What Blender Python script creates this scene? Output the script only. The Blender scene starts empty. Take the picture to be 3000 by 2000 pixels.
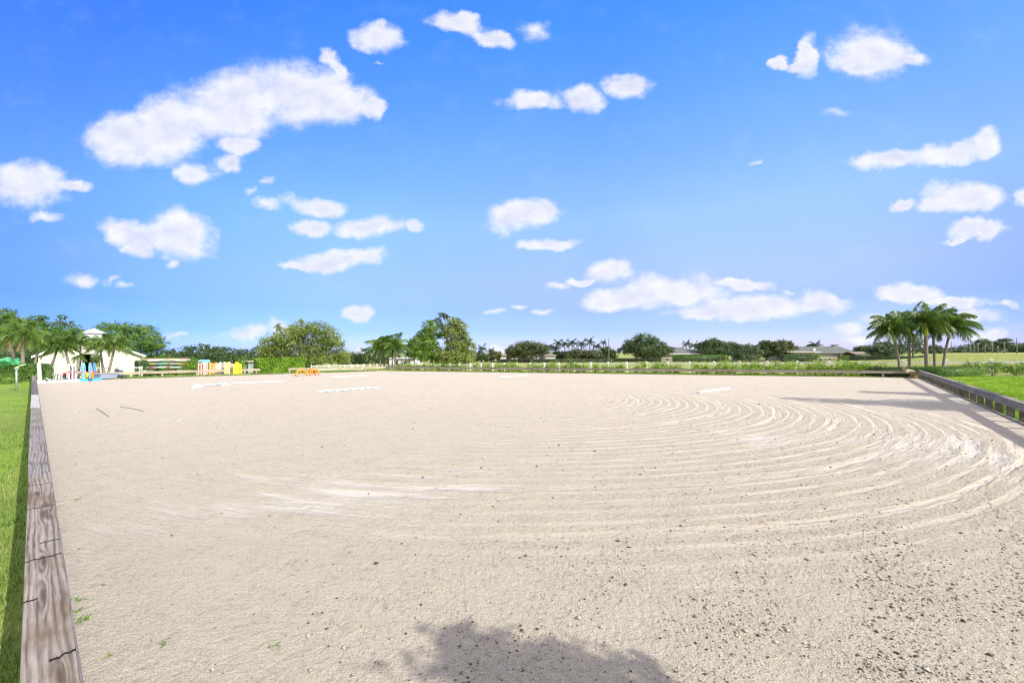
import bpy, math, random
import numpy as np
from mathutils import Vector, Matrix

scene = bpy.context.scene
COL = scene.collection
R = math.radians
H = 1.9                      # eye height above the arena sand
FPX, CX, YC, ROLL = 1200.0, 1500.0, 1033.3, 0.0055

# ------------------------------------------------------------------ geometry of the view
def ray(px, py):
    dx, dy = px - CX, py - YC
    c, s = math.cos(ROLL), math.sin(ROLL)
    return (dx * c - dy * s) / FPX, (dx * s + dy * c) / FPX
def G(px, py, z=0.0):
    u, v = ray(px, py); Y = (H - z) / v
    return np.array([u * Y, Y, z])
def P(px, py, Y):
    u, v = ray(px, py)
    return np.array([u * Y, Y, H - v * Y])
def unit(v):
    v = np.asarray(v, float); return v / np.linalg.norm(v)
def sm(x):
    x = np.clip(x, 0, 1); return x * x * (3 - 2 * x)

uA, _ = ray(96, 1041); uB, _ = ray(2510, 1027.8)
DA = unit([uA, 1, 0]); DB = unit([uB, 1, 0])
C1 = G(95, 1118); C2 = G(1130, 1086.5); C3 = G(2690, 1107)
NB = np.array([-DB[1], DB[0], 0]); DK = unit(C3 - C2); NK = np.array([-DK[1], DK[0], 0])
NR = np.array([DB[1], -DB[0], 0])

def zg(x, y):
    """height of the natural ground outside the raised arena"""
    x = np.asarray(x, float); y = np.asarray(y, float)
    sB = (x - C1[0]) * NB[0] + (y - C1[1]) * NB[1]
    sK = (x - C3[0]) * NK[0] + (y - C3[1]) * NK[1]
    s = np.maximum(sB, sK)
    u = x / np.maximum(y, 5.0)
    k = 1 - sm((u - 0.62) / 0.42)
    z = -k * (1.0 * sm((s - 1.5) / 10) + 0.35 * sm((s - 12) / 90))
    z = z + 0.75 * sm((s - 35) / 45) * sm((u - 0.96) / 0.09)
    return z
def PZ(px, Y):
    """ground point below pixel column px at depth Y"""
    u, _ = ray(px, 1040); x = u * Y
    return np.array([x, Y, float(zg(x, Y))])

# ------------------------------------------------------------------ materials
def new_mat(name):
    m = bpy.data.materials.new(name); m.use_nodes = True
    nt = m.node_tree; b = nt.nodes['Principled BSDF']
    return m, nt, b
class NB_:
    """tiny helper around a node tree"""
    def __init__(s, nt): s.nt = nt
    def n(s, t, **kw):
        x = s.nt.nodes.new(t)
        for k, v in kw.items(): setattr(x, k, v)
        return x
    def l(s, a, b): s.nt.links.new(a, b)
    def val(s, sock, v):
        if hasattr(v, 'node'): s.l(v, sock)
        else: sock.default_value = v
    def math(s, op, a, b=None, c=None, clamp=False):
        x = s.n('ShaderNodeMath', operation=op); x.use_clamp = clamp
        s.val(x.inputs[0], a)
        if b is not None: s.val(x.inputs[1], b)
        if c is not None: s.val(x.inputs[2], c)
        return x.outputs[0]
    def vmath(s, op, a, b=None, out=0):
        x = s.n('ShaderNodeVectorMath', operation=op)
        s.val(x.inputs[0], a)
        if b is not None: s.val(x.inputs[1], b)
        return x.outputs[out]
    def noise(s, vec, scale, detail=3, rough=.5, dist=0.0, out=0):
        x = s.n('ShaderNodeTexNoise'); x.inputs['Scale'].default_value = scale
        x.inputs['Detail'].default_value = detail; x.inputs['Roughness'].default_value = rough
        x.inputs['Distortion'].default_value = dist
        if vec is not None: s.l(vec, x.inputs['Vector'])
        return x.outputs[out]
    def map(s, vec, loc=(0, 0, 0), rot=(0, 0, 0), scale=(1, 1, 1), vt='POINT'):
        x = s.n('ShaderNodeMapping', vector_type=vt); s.l(vec, x.inputs[0])
        x.inputs['Location'].default_value = loc; x.inputs['Rotation'].default_value = rot
        x.inputs['Scale'].default_value = scale
        return x.outputs[0]
    def ball(s, vec, loc, rot, scale):
        """1 at loc falling to 0 on an ellipse"""
        q = s.map(vec, loc, (0, 0, rot), scale, 'TEXTURE')
        g = s.n('ShaderNodeTexGradient', gradient_type='SPHERICAL'); s.l(q, g.inputs[0])
        return g.outputs[1]
    def ramp(s, fac, stops, interp='LINEAR'):
        x = s.n('ShaderNodeValToRGB'); x.color_ramp.interpolation = interp
        e = x.color_ramp.elements
        while len(e) < len(stops): e.new(.5)
        for i, (p, c) in enumerate(stops):
            e[i].position = p; e[i].color = tuple(c) + (1,) if len(c) == 3 else c
        s.val(x.inputs[0], fac); return x.outputs[0]
    def mix(s, fac, a, b, mode='MIX'):
        x = s.n('ShaderNodeMix', data_type='RGBA', blend_type=mode)
        s.val(x.inputs[0], fac)
        for sock, v in ((x.inputs[6], a), (x.inputs[7], b)):
            if hasattr(v, 'node'): s.l(v, sock)
            else: sock.default_value = tuple(v) + (1,) if len(v) == 3 else v
        return x.outputs[2]
    def rng(s, x, a, b, c=0., d=1., kind='SMOOTHSTEP'):
        m = s.n('ShaderNodeMapRange', interpolation_type=kind)
        s.val(m.inputs[0], x); m.inputs[1].default_value = a; m.inputs[2].default_value = b
        m.inputs[3].default_value = c; m.inputs[4].default_value = d
        return m.outputs[0]

MATS = {}
def paint(name, col, rough=.55, var=.12, scale=6., dirt=.25, metal=0., bump=.0):
    """a painted / plain surface with uneven wear"""
    if name in MATS: return MATS[name]
    m, nt, b = new_mat(name); k = NB_(nt)
    tc = k.n('ShaderNodeTexCoord').outputs['Object']
    a = k.noise(tc, scale, 4, .6); d = k.noise(tc, scale * .23, 3, .6)
    c0 = tuple(x * (1 - var) for x in col); c1 = tuple(min(1, x * (1 + var)) for x in col)
    c = k.mix(a, c0, c1)
    grime = tuple(x * .45 + .02 for x in col)
    c = k.mix(k.math('MULTIPLY', k.rng(d, .5, .8), dirt), c, grime)
    k.l(c, b.inputs['Base Color']); b.inputs['Roughness'].default_value = rough
    b.inputs['Metallic'].default_value = metal
    if bump:
        bp = k.n('ShaderNodeBump'); bp.inputs['Strength'].default_value = bump; bp.inputs['Distance'].default_value = .02
        k.l(k.noise(tc, scale * 6, 4, .6), bp.inputs['Height']); k.l(bp.outputs[0], b.inputs['Normal'])
    MATS[name] = m; return m

def leafmat(name, dark, mid, light, trans=.3, rough=.5, patch=.5, pscale=.7):
    if name in MATS: return MATS[name]
    m, nt, b = new_mat(name); k = NB_(nt)
    geo = k.n('ShaderNodeNewGeometry'); tc = k.n('ShaderNodeTexCoord').outputs['Object']
    n = k.noise(tc, pscale, 2, .5)
    f = k.math('ADD', k.math('MULTIPLY', geo.outputs['Random Per Island'], 1 - patch),
               k.math('MULTIPLY', k.rng(n, .3, .7), patch))
    c = k.ramp(f, [(0.0, dark), (.5, mid), (1.0, light)])
    k.l(c, b.inputs['Base Color']); b.inputs['Roughness'].default_value = rough
    b.inputs['Specular IOR Level'].default_value = .35
    t = k.n('ShaderNodeBsdfTranslucent')
    tcol = k.mix(1.0, c, (1.0, 1.0, .55), 'MULTIPLY'); k.l(tcol, t.inputs[0])
    mx = k.n('ShaderNodeMixShader'); mx.inputs[0].default_value = trans
    k.l(b.outputs[0], mx.inputs[1]); k.l(t.outputs[0], mx.inputs[2])
    k.l(mx.outputs[0], nt.nodes['Material Output'].inputs[0])
    MATS[name] = m; return m

def wood(name, light, dark, stain, knots=(), cracks=(), rough=.8, freq=95., dirt=.0):
    """weathered board, grain along object X"""
    if name in MATS: return MATS[name]
    m, nt, b = new_mat(name); k = NB_(nt)
    tc = k.n('ShaderNodeTexCoord').outputs['Object']
    st = k.map(tc, scale=(.9, 7, 7))
    n1 = k.noise(st, 1.0, 3, .55)
    sep = k.n('ShaderNodeSeparateXYZ'); k.l(tc, sep.inputs[0])
    yz = k.math('ADD', sep.outputs[1], k.math('MULTIPLY', sep.outputs[2], .83))
    ph = k.math('ADD', k.math('MULTIPLY', yz, freq * 6.28 / 6.28), k.math('MULTIPLY', n1, 11.))
    kn = None
    for (x, y, a, w, amp) in knots:
        g = k.ball(tc, (x, y, 0), 0, (a, w, 9))
        ph = k.math('ADD', ph, k.math('MULTIPLY', k.rng(g, 0, 1), amp))
        kn = g if kn is None else k.math('MAXIMUM', kn, g)
    wv = k.math('SINE', k.math('MULTIPLY', ph, 2.2))
    fine = k.noise(k.map(tc, scale=(4, 190, 190)), 1.0, 3, .6)
    streak = k.noise(k.map(tc, scale=(1.3, 55, 55)), 1.0, 4, .65)
    g = k.math('ADD', k.math('MULTIPLY', k.rng(wv, -1, .9), .36), k.math('ADD', k.math('MULTIPLY', fine, .34), k.math('MULTIPLY', k.rng(streak, .3, .7), .34)))
    c = k.ramp(g, [(.12, dark), (.42, tuple((a * .6 + d * .4) for a, d in zip(light, dark))), (.85, light)])
    blot = k.noise(k.map(tc, scale=(.8, 3, 3)), 1.6, 4, .6)
    c = k.mix(k.math('MULTIPLY', k.rng(blot, .44, .68), .8), c, stain)
    hgt = g
    if kn is not None:
        c = k.mix(k.math('MULTIPLY', k.rng(kn, .45, .9), .85), c, tuple(s * .55 for s in stain))
    if cracks:
        wob = k.noise(k.map(tc, scale=(2, 26, 26)), 1.0, 3, .6)
        xx = k.math('ADD', sep.outputs[0], k.math('MULTIPLY', k.math('SUBTRACT', wob, .5), .10))
        cr = None
        for (x, y0, y1) in cracks:
            d = k.math('ABSOLUTE', k.math('SUBTRACT', xx, x))
            e = k.rng(d, .005, .016, 1, 0)
            mk = k.math('MULTIPLY', k.math('GREATER_THAN', sep.outputs[1], y0), k.math('LESS_THAN', sep.outputs[1], y1))
            e = k.math('MULTIPLY', e, mk)
            cr = e if cr is None else k.math('MAXIMUM', cr, e)
        c = k.mix(cr, c, (.02, .017, .015)); hgt = k.math('SUBTRACT', hgt, k.math('MULTIPLY', cr, 2.0))
    k.l(c, b.inputs['Base Color']); b.inputs['Roughness'].default_value = rough
    b.inputs['Specular IOR Level'].default_value = .2
    bp = k.n('ShaderNodeBump'); bp.inputs['Strength'].default_value = .8; bp.inputs['Distance'].default_value = .006
    k.l(hgt, bp.inputs['Height']); k.l(bp.outputs[0], b.inputs['Normal'])
    MATS[name] = m; return m

# ------------------------------------------------------------------ mesh building
class MB:
    def __init__(s): s.V = []; s.F = []; s.M = []; s.n = 0; s.smooth = False
    def add(s, V, F, mi=0):
        V = np.asarray(V, float).reshape(-1, 3); s.V.append(V)
        for f in F: s.F.append(tuple(int(i) + s.n for i in f)); s.M.append(mi)
        s.n += len(V)
    def frame(s, c, ax, ay, az, sx, sy, sz, mi=0):
        """box with axes"""
        c, ax, ay, az = map(np.asarray, (c, ax, ay, az)); v = []
        for k in (-1, 1):
            for j in (-1, 1):
                for i in (-1, 1): v.append(c + ax * i * sx / 2 + ay * j * sy / 2 + az * k * sz / 2)
        s.add(v, [(0, 2, 3, 1), (4, 5, 7, 6), (0, 1, 5, 4), (2, 6, 7, 3), (0, 4, 6, 2), (1, 3, 7, 5)], mi)
    def box(s, x0, x1, y0, y1, z0, z1, mi=0):
        s.frame(((x0 + x1) / 2, (y0 + y1) / 2, (z0 + z1) / 2), (1, 0, 0), (0, 1, 0), (0, 0, 1), x1 - x0, y1 - y0, z1 - z0, mi)
    def beam(s, p0, p1, w, h, up=(0, 0, 1), mi=0):
        """board from p0 to p1; w is across, h is along up"""
        p0 = np.asarray(p0, float); p1 = np.asarray(p1, float); ax = unit(p1 - p0)
        ay = unit(np.cross(up, ax)); az = np.cross(ax, ay)
        s.frame((p0 + p1) / 2, ax, ay, az, np.linalg.norm(p1 - p0), w, h, mi)
    def tube(s, pts, rad, n=8, cap=True, mi=0, mis=None):
        pts = [np.asarray(p, float) for p in pts]; V = []; F = []
        if not hasattr(rad, '__len__'): rad = [rad] * len(pts)
        prev = None
        for i, p in enumerate(pts):
            d = unit(pts[min(i + 1, len(pts) - 1)] - pts[max(i - 1, 0)])
            if prev is None:
                a = unit(np.cross(d, (0, 0, 1) if abs(d[2]) < .9 else (1, 0, 0)))
            else: a = unit(prev - d * np.dot(prev, d))
            prev = a; b = np.cross(d, a)
            for j in range(n):
                t = 2 * math.pi * j / n; V.append(p + (a * math.cos(t) + b * math.sin(t)) * rad[i])
        o = s.n
        V = np.array(V); s.V.append(V); s.n += len(V)
        for i in range(len(pts) - 1):
            for j in range(n):
                j2 = (j + 1) % n
                s.F.append((o + i * n + j, o + i * n + j2, o + (i + 1) * n + j2, o + (i + 1) * n + j))
                s.M.append(mis[i] if mis else mi)
        if cap:
            s.F.append(tuple(o + j for j in reversed(range(n)))); s.M.append(mis[0] if mis else mi)
            s.F.append(tuple(o + (len(pts) - 1) * n + j for j in range(n))); s.M.append(mis[-1] if mis else mi)
    def prism(s, poly, depth, mi=0):
        """polygon (3D points) extruded by vector depth"""
        n = len(poly); a = np.array(poly, float); b = a + np.asarray(depth, float)
        F = [tuple(reversed(range(n))), tuple(range(n, 2 * n))] + [(i, (i + 1) % n, n + (i + 1) % n, n + i) for i in range(n)]
        s.add(np.vstack([a, b]), F, mi)
    def arrays(s, V, F, mi=0):
        V = np.asarray(V, float); s.V.append(V); F = np.asarray(F) + s.n
        s.F.extend(map(tuple, F.tolist())); s.M.extend([mi] * len(F)); s.n += len(V)

def np_mesh(name, V, F, mats, smooth=False, midx=None):
    me = bpy.data.meshes.new(name); V = np.asarray(V, np.float32); F = np.asarray(F, np.int32); k = F.shape[1]
    me.vertices.add(len(V)); me.vertices.foreach_set('co', V.ravel())
    me.loops.add(F.size); me.loops.foreach_set('vertex_index', F.ravel())
    me.polygons.add(len(F)); me.polygons.foreach_set('loop_start', np.arange(0, F.size, k, dtype=np.int32))
    me.polygons.foreach_set('loop_total', np.full(len(F), k, np.int32))
    if smooth: me.polygons.foreach_set('use_smooth', np.ones(len(F), bool))
    if midx is not None: me.polygons.foreach_set('material_index', np.asarray(midx, np.int32))
    me.update(calc_edges=True)
    for m in mats: me.materials.append(m)
    return me

class Thing:
    """an Empty at a thing's base with its parts; parts are given in world coordinates"""
    def __init__(s, name, label, cat, loc=(0, 0, 0), rz=0., group=None):
        o = bpy.data.objects.new(name, None); COL.objects.link(o)
        o.location = [float(v) for v in loc]; o.rotation_euler = (0, 0, rz); o.empty_display_size = .2
        o['label'] = label; o['category'] = cat
        if group: o['group'] = group
        s.o = o; s.L = np.asarray(loc, float); c, t = math.cos(-rz), math.sin(-rz)
        s.M = np.array([[c, -t, 0], [t, c, 0], [0, 0, 1]])
    def loc(s, V): return (np.asarray(V, float).reshape(-1, 3) - s.L) @ s.M.T
    def link(s, name, me, parent=None, label=None):
        o = bpy.data.objects.new(name, me); COL.objects.link(o); o.parent = parent or s.o
        if label: o['label'] = label
        return o
    def part(s, name, mb, mats, parent=None, smooth=False, label=None, bevel=0.):
        if not isinstance(mats, (list, tuple)): mats = [mats]
        me = bpy.data.meshes.new(name)
        me.from_pydata(s.loc(np.vstack(mb.V)).tolist(), [], mb.F)
        for m in mats: me.materials.append(m)
        me.polygons.foreach_set('material_index', mb.M)
        if smooth: me.polygons.foreach_set('use_smooth', [True] * len(mb.F))
        me.update()
        o = s.link(name, me, parent, label)
        if bevel:
            md = o.modifiers.new('bevel', 'BEVEL'); md.width = bevel; md.segments = 2; md.limit_method = 'ANGLE'
        return o
    def npart(s, name, V, F, mats, parent=None, smooth=False, label=None):
        if not isinstance(mats, (list, tuple)): mats = [mats]
        return s.link(name, np_mesh(name, s.loc(V), F, mats, smooth), parent, label)

def single(name, label, cat, loc, mb, mats, group=None, rz=0., smooth=False, kind=None, bevel=0.):
    t = Thing(name, label, cat, loc, rz, group)
    o = t.part(name, mb, mats, smooth=smooth, bevel=bevel)
    e = t.o; o.parent = None; o.location = e.location; o.rotation_euler = e.rotation_euler
    bpy.data.objects.remove(e); o.name = name
    if label: o['label'] = label
    if cat: o['category'] = cat
    if group: o['group'] = group
    if kind: o['kind'] = kind
    return o
def stuff(name, V, F, mats, label, cat, kind='stuff', smooth=False):
    o = bpy.data.objects.new(name, np_mesh(name, V, F, mats, smooth)); COL.objects.link(o)
    o['kind'] = kind
    if label: o['label'] = label
    if cat: o['category'] = cat
    return o

# ------------------------------------------------------------------ foliage
def leaves(C, nrm, size, rng, aspect=.55):
    n = len(C)
    N = nrm / np.maximum(np.linalg.norm(nrm, axis=1, keepdims=True), 1e-6)
    A = rng.normal(size=(n, 3)); A -= N * (A * N).sum(1, keepdims=True)
    A /= np.maximum(np.linalg.norm(A, axis=1, keepdims=True), 1e-6)
    B = np.cross(N, A)
    a = (size * rng.uniform(.55, 1.2, n))[:, None] * .5; b = a * aspect
    bend = N * a * .25
    V = np.stack([C - A * a - bend, C + B * b, C + A * a - bend, C - B * b], 1).reshape(-1, 3)
    F = np.arange(4 * n).reshape(n, 4)
    return V, F
def crown(lobes, n, size, rng, per=16, spread=.16, shell=.5, up=.35):
    """leaf clumps through ellipsoidal lobes [(centre, radii)]"""
    w = np.array([r[0] * r[1] + r[1] * r[2] + r[0] * r[2] for _, r in lobes]); w = w / w.sum()
    PC, PN = [], []
    for (c, r), q in zip(lobes, w):
        c = np.asarray(c); r = np.asarray(r); K = max(4, int(n * q / per))
        d = rng.normal(size=(K, 3)); d /= np.linalg.norm(d, axis=1, keepdims=True)
        rho = shell + (1.08 - shell) * rng.random(K) ** .7
        cc = c + d * r * rho[:, None]
        sig = spread * r.mean() * rng.uniform(.5, 1.3, K)
        p = np.repeat(cc, per, 0) + rng.normal(size=(K * per, 3)) * np.repeat(sig, per)[:, None] * np.array([1, 1, .65])
        nn = rng.normal(size=(K * per, 3)) * .55 + np.repeat(d, per, 0) * .7 + np.array([0, 0, up])
        PC.append(p); PN.append(nn)
    return leaves(np.vstack(PC), np.vstack(PN), size, rng)

LM = {}
def init_leaf():
    LM['bright'] = leafmat('leaf_bright', (0.054, 0.132, 0.019), (0.132, 0.248, 0.034), (0.248, 0.372, 0.062))
    LM['mid'] = leafmat('leaf_mid', (0.044, 0.114, 0.025), (0.105, 0.210, 0.044), (0.193, 0.315, 0.061))
    LM['olive'] = leafmat('leaf_olive', (.085, .13, .028), (.20, .275, .06), (.38, .43, .115))
    LM['dark'] = leafmat('leaf_dark', (0.034, 0.071, 0.027), (0.068, 0.119, 0.041), (0.128, 0.187, 0.065))
    LM['dusky'] = leafmat('leaf_dusky', (0.061, 0.088, 0.035), (0.114, 0.140, 0.060), (0.175, 0.201, 0.088))
    LM['far'] = leafmat('leaf_far', (0.051, 0.088, 0.048), (0.085, 0.136, 0.068), (0.145, 0.204, 0.093))
    LM['lime'] = leafmat('leaf_lime', (0.081, 0.172, 0.011), (0.184, 0.333, 0.023), (0.345, 0.483, 0.057), trans=.35)
    LM['palm'] = leafmat('leaf_palm', (.035, .08, .012), (.09, .165, .022), (.20, .29, .06), trans=.3, rough=.38, patch=.2)
    LM['palmfar'] = leafmat('leaf_palm_far', (0.019, 0.040, 0.020), (0.037, 0.069, 0.031), (0.075, 0.112, 0.050), trans=.2)
    LM['dry'] = leafmat('leaf_dry', (.18, .12, .05), (.32, .23, .1), (.45, .36, .17))
    LM['yellow'] = leafmat('leaf_yellow', (.12, .14, .02), (.25, .25, .04), (.38, .34, .08))
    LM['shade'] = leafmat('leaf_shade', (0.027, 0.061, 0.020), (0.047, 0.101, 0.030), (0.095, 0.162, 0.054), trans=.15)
init_leaf()
def bark(name, col):
    return paint(name, col, .9, .35, 9, .5, bump=.6)
BK = bark('bark_grey', (.16, .135, .11)); BKD = bark('bark_dark', (.09, .07, .055)); PB = bark('palm_bark', (.21, .18, .145))

def tree(label, px, Y, lobes, n, size, mat, name='tree', group=None, trunk_r=.2, seed=1, shell=.45, barkm=None,
         per=16, spread=.16, fork=.3, zbase=None, depth=.85, limbs=True, cat='tree'):
    """lobes in photo pixels (x, y, rx, ry) become ellipsoids at their own depth"""
    rng = np.random.default_rng(seed)
    b = PZ(px, Y)
    if zbase is not None: b[2] = zbase
    L3 = []
    for i, (x, y, rx, ry) in enumerate(lobes):
        k = Y / FPX; dy = rng.uniform(-.5, .5) * rx * k * .8
        c = P(x, y, Y + dy)
        L3.append((c, (rx * k, rx * k * depth, ry * k)))
    t = Thing(name, label, cat, b, 0, group)
    V, F = crown(L3, n, size, rng, per, spread, shell)
    keep = V.reshape(-1, 4, 3)[:, :, 2].min(1) > b[2] + .02
    idx = np.where(keep)[0]; V = V.reshape(-1, 4, 3)[idx].reshape(-1, 3); F = np.arange(len(V)).reshape(-1, 4)
    t.npart('crown', V, F, mat)
    top = max(L3, key=lambda q: q[0][2])[0]; hgt = top[2] - b[2]
    mb = MB(); fk = b + np.array([0, 0, max(hgt * fork, .3)]) + np.array([(top[0] - b[0]) * .15, 0, 0])
    mb.tube([b - [0, 0, .2], b + (fk - b) * .5 + rng.normal(size=3) * .03, fk], [trunk_r * 1.25, trunk_r, trunk_r * .85], 8)
    if limbs:
        for c, r in L3:
            mid = fk * .5 + c * .5 + rng.normal(size=3) * .12 * np.linalg.norm(c - fk) * .5
            mb.tube([fk - [0, 0, .05], mid, c + [0, 0, r[2] * .25]], [trunk_r * .6, trunk_r * .4, trunk_r * .12], 6)
            for _ in range(3):
                d = rng.normal(size=3); d[2] = abs(d[2]); d = unit(d) * np.array(r) * .85
                mb.tube([mid * .4 + c * .6, c + d * .5, c + d], [trunk_r * .28, trunk_r * .18, .01], 5)
    t.part('trunk', mb, barkm or BK, smooth=True)
    return t

def frond_arrays(top, dirs, L, wind, g, nl, ll, w, rng, rach=.03, hang=.62):
    """palm fronds: drooping rachis with leaflets"""
    V, F, n = [], [], 0; RV = MB()
    for d in dirs:
        d = unit(d); p = np.array(top, float); st = L * rng.uniform(.85, 1.1) / 9; pts = [p.copy()]; ds = [d.copy()]
        for k in range(9):
            d = unit(d + np.asarray(wind) * (.35 + .1 * k) + np.array([0, 0, -g * (.6 + .16 * k)])); p = p + d * st
            pts.append(p.copy()); ds.append(d.copy())
        RV.tube(pts, [rach * (1 - .085 * k) for k in range(10)], 4, cap=False)
        pts = np.array(pts); ds = np.array(ds)
        t = np.linspace(.1, .985, nl); x = t * 9; i = np.minimum(x.astype(int), 8); f = (x - i)[:, None]
        q = pts[i] * (1 - f) + pts[i + 1] * f; dd = ds[i]
        side = np.cross(dd, [0, 0, 1.]); side /= np.maximum(np.linalg.norm(side, axis=1, keepdims=True), .05)
        upv = np.cross(side, dd)
        prof = np.sin(np.clip(t * .88 + .12, 0, 1) * math.pi) ** .6 * ll
        for sg in (-1, 1):
            ld = side * sg * .62 + dd * .6 + upv * .1 + np.array([0, 0, -hang]) + np.asarray(wind) * .9 + rng.normal(size=(nl, 3)) * .2
            ld /= np.linalg.norm(ld, axis=1, keepdims=True); ln = (prof * rng.uniform(.8, 1.1, nl))[:, None]
            mid = q + ld * ln * .5; tip = q + ld * ln + np.array([0, 0, -.2]) * ln
            wv = dd * w * .5
            V.append(np.stack([q - wv, q + wv, mid + wv * .9, mid - wv * .9, tip + wv * .08, tip - wv * .08], 1).reshape(-1, 3))
            b = n + np.arange(nl)[:, None] * 6
            F.append(np.hstack([b, b + 1, b + 2, b + 3])); F.append(np.hstack([b + 3, b + 2, b + 4, b + 5])); n += nl * 6
    return np.vstack(V), np.vstack(F), RV
def crown_dirs(n, rng, lo=-25, hi=78, bias=(0, 0, 0)):
    out = []
    for i in range(n):
        az = 2.399963 * i + rng.uniform(-.25, .25); e = R(hi + (lo - hi) * (i / max(1, n - 1)) ** .9 + rng.uniform(-6, 6))
        out.append(unit(np.array([math.cos(az) * math.cos(e), math.sin(az) * math.cos(e), math.sin(e)]) + np.asarray(bias)))
    return out
def palm(label, base_px, Y, top_px, seed, L=2., n=17, wind=(0, 0, 0), g=.075, nl=34, ll=.7, w=.06, r=.12, mat='palm', group=None,
         shaft=None, bend=0., name='palm_tree', zbase=None, lo=-25, hi=78, skirt=0, dY=0., hang=.62):
    rng = np.random.default_rng(seed); b = PZ(base_px, Y)
    if zbase is not None: b[2] = zbase
    top = P(top_px[0], top_px[1], Y + dY)
    t = Thing(name, label, 'palm', b, 0, group)
    mb = MB(); pts = []
    for k in range(9):
        f = k / 8; q = b + (top - b) * f; q[0] += bend * math.sin(f * math.pi) ; q[0] += rng.normal() * .012; pts.append(q)
    pts[0][2] -= .15
    mb.tube(pts, [r * (1.35 - .3 * min(1, k / 2.) - .03 * k) for k in range(9)], 8)
    t.part('trunk', mb, PB, smooth=True)
    if shaft:
        sb = MB(); d = unit(pts[-1] - pts[-2])
        sb.tube([pts[-1] - d * .9, pts[-1] - d * .5, pts[-1] + d * .12], [r * 1.06, r * 1.12, r * .7], 9)
        t.part('crownshaft', sb, shaft, smooth=True)
    V, F, RV = frond_arrays(top, crown_dirs(n, rng, lo, hi), L, wind, g, nl, ll, w, rng, rach=.028 * max(1, L / 2), hang=hang)
    V2 = np.vstack(RV.V); F2 = np.array(RV.F) + len(V)
    t.npart('crown', np.vstack([V, V2]), np.vstack([F, F2]), LM[mat])
    if skirt:
        V, F, RV = frond_arrays(top - [0, 0, .15], crown_dirs(skirt, rng, -70, -35), L * .6, (0, 0, 0), .12, nl // 2, ll * .6, w, rng)
        V2 = np.vstack(RV.V); F2 = np.array(RV.F) + len(V)
        t.npart('dead_fronds', np.vstack([V, V2]), np.vstack([F, F2]), LM['dry'])
    return t

def hedge_arrays(p0, p1, wid, hgt, n, size, rng, jit=.06, zb=None):
    """clipped hedge: leaves over the faces of a long box, plus leaves inside"""
    p0 = np.asarray(p0, float); p1 = np.asarray(p1, float); L = np.linalg.norm((p1 - p0)[:2])
    ax = (p1 - p0) / L; ay = unit([-ax[1], ax[0], 0])
    areas = np.array([L * hgt, L * hgt, L * wid, wid * hgt, wid * hgt]); cnt = (areas / areas.sum() * n * .8).astype(int)
    C, N = [], []
    for f, k in enumerate(cnt):
        a = rng.random(k); b = rng.random(k); o = np.ones(k)
        if f == 0: s, w_, h_, nn = a, -o, b, -ay
        elif f == 1: s, w_, h_, nn = a, o, b, ay
        elif f == 2: s, w_, h_, nn = a, b * 2 - 1, o, np.array([0, 0, 1.])
        elif f == 3: s, w_, h_, nn = o * 0, a * 2 - 1, b, -ax
        else: s, w_, h_, nn = o, a * 2 - 1, b, ax
        c = p0 + np.outer(s * L, ax) + np.outer(w_ * wid / 2, ay) + np.outer(h_ * hgt, [0, 0, 1])
        C.append(c + rng.normal(size=(k, 3)) * jit); N.append(np.tile(nn, (k, 1)) * .9 + rng.normal(size=(k, 3)) * .6 + [0, 0, .25])
    k = int(n * .2); c = p0 + np.outer(rng.random(k) * L, ax) + np.outer((rng.random(k) - .5) * wid * .9, ay) + np.outer(rng.random(k) * hgt * .95, [0, 0, 1])
    C.append(c); N.append(rng.normal(size=(k, 3)))
    return leaves(np.vstack(C), np.vstack(N), size, rng)
def hedge(label, p0, p1, wid, hgt, n, size, mat, seed, name='hedge', group=None, core=.75, cat='hedge'):
    rng = np.random.default_rng(seed)
    V, F = hedge_arrays(p0, p1, wid, hgt, n, size, rng)
    p0 = np.asarray(p0, float); p1 = np.asarray(p1, float)
    mb = MB(); ax = unit(p1 - p0); mb.beam(p0 + ax * .12 + [0, 0, hgt * .46], p1 - ax * .12 + [0, 0, hgt * .46], wid * core, hgt * .86)
    V = np.vstack([V, np.vstack(mb.V)]); F = np.vstack([F, np.array(mb.F) + len(V) - 8])
    o = bpy.data.objects.new(name, np_mesh(name, V - (p0 + p1) / 2, F, [mat])); COL.objects.link(o)
    o.location = [float(v) for v in (p0 + p1) / 2]
    o['label'] = label; o['category'] = cat
    if group: o['group'] = group
    return o
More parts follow.
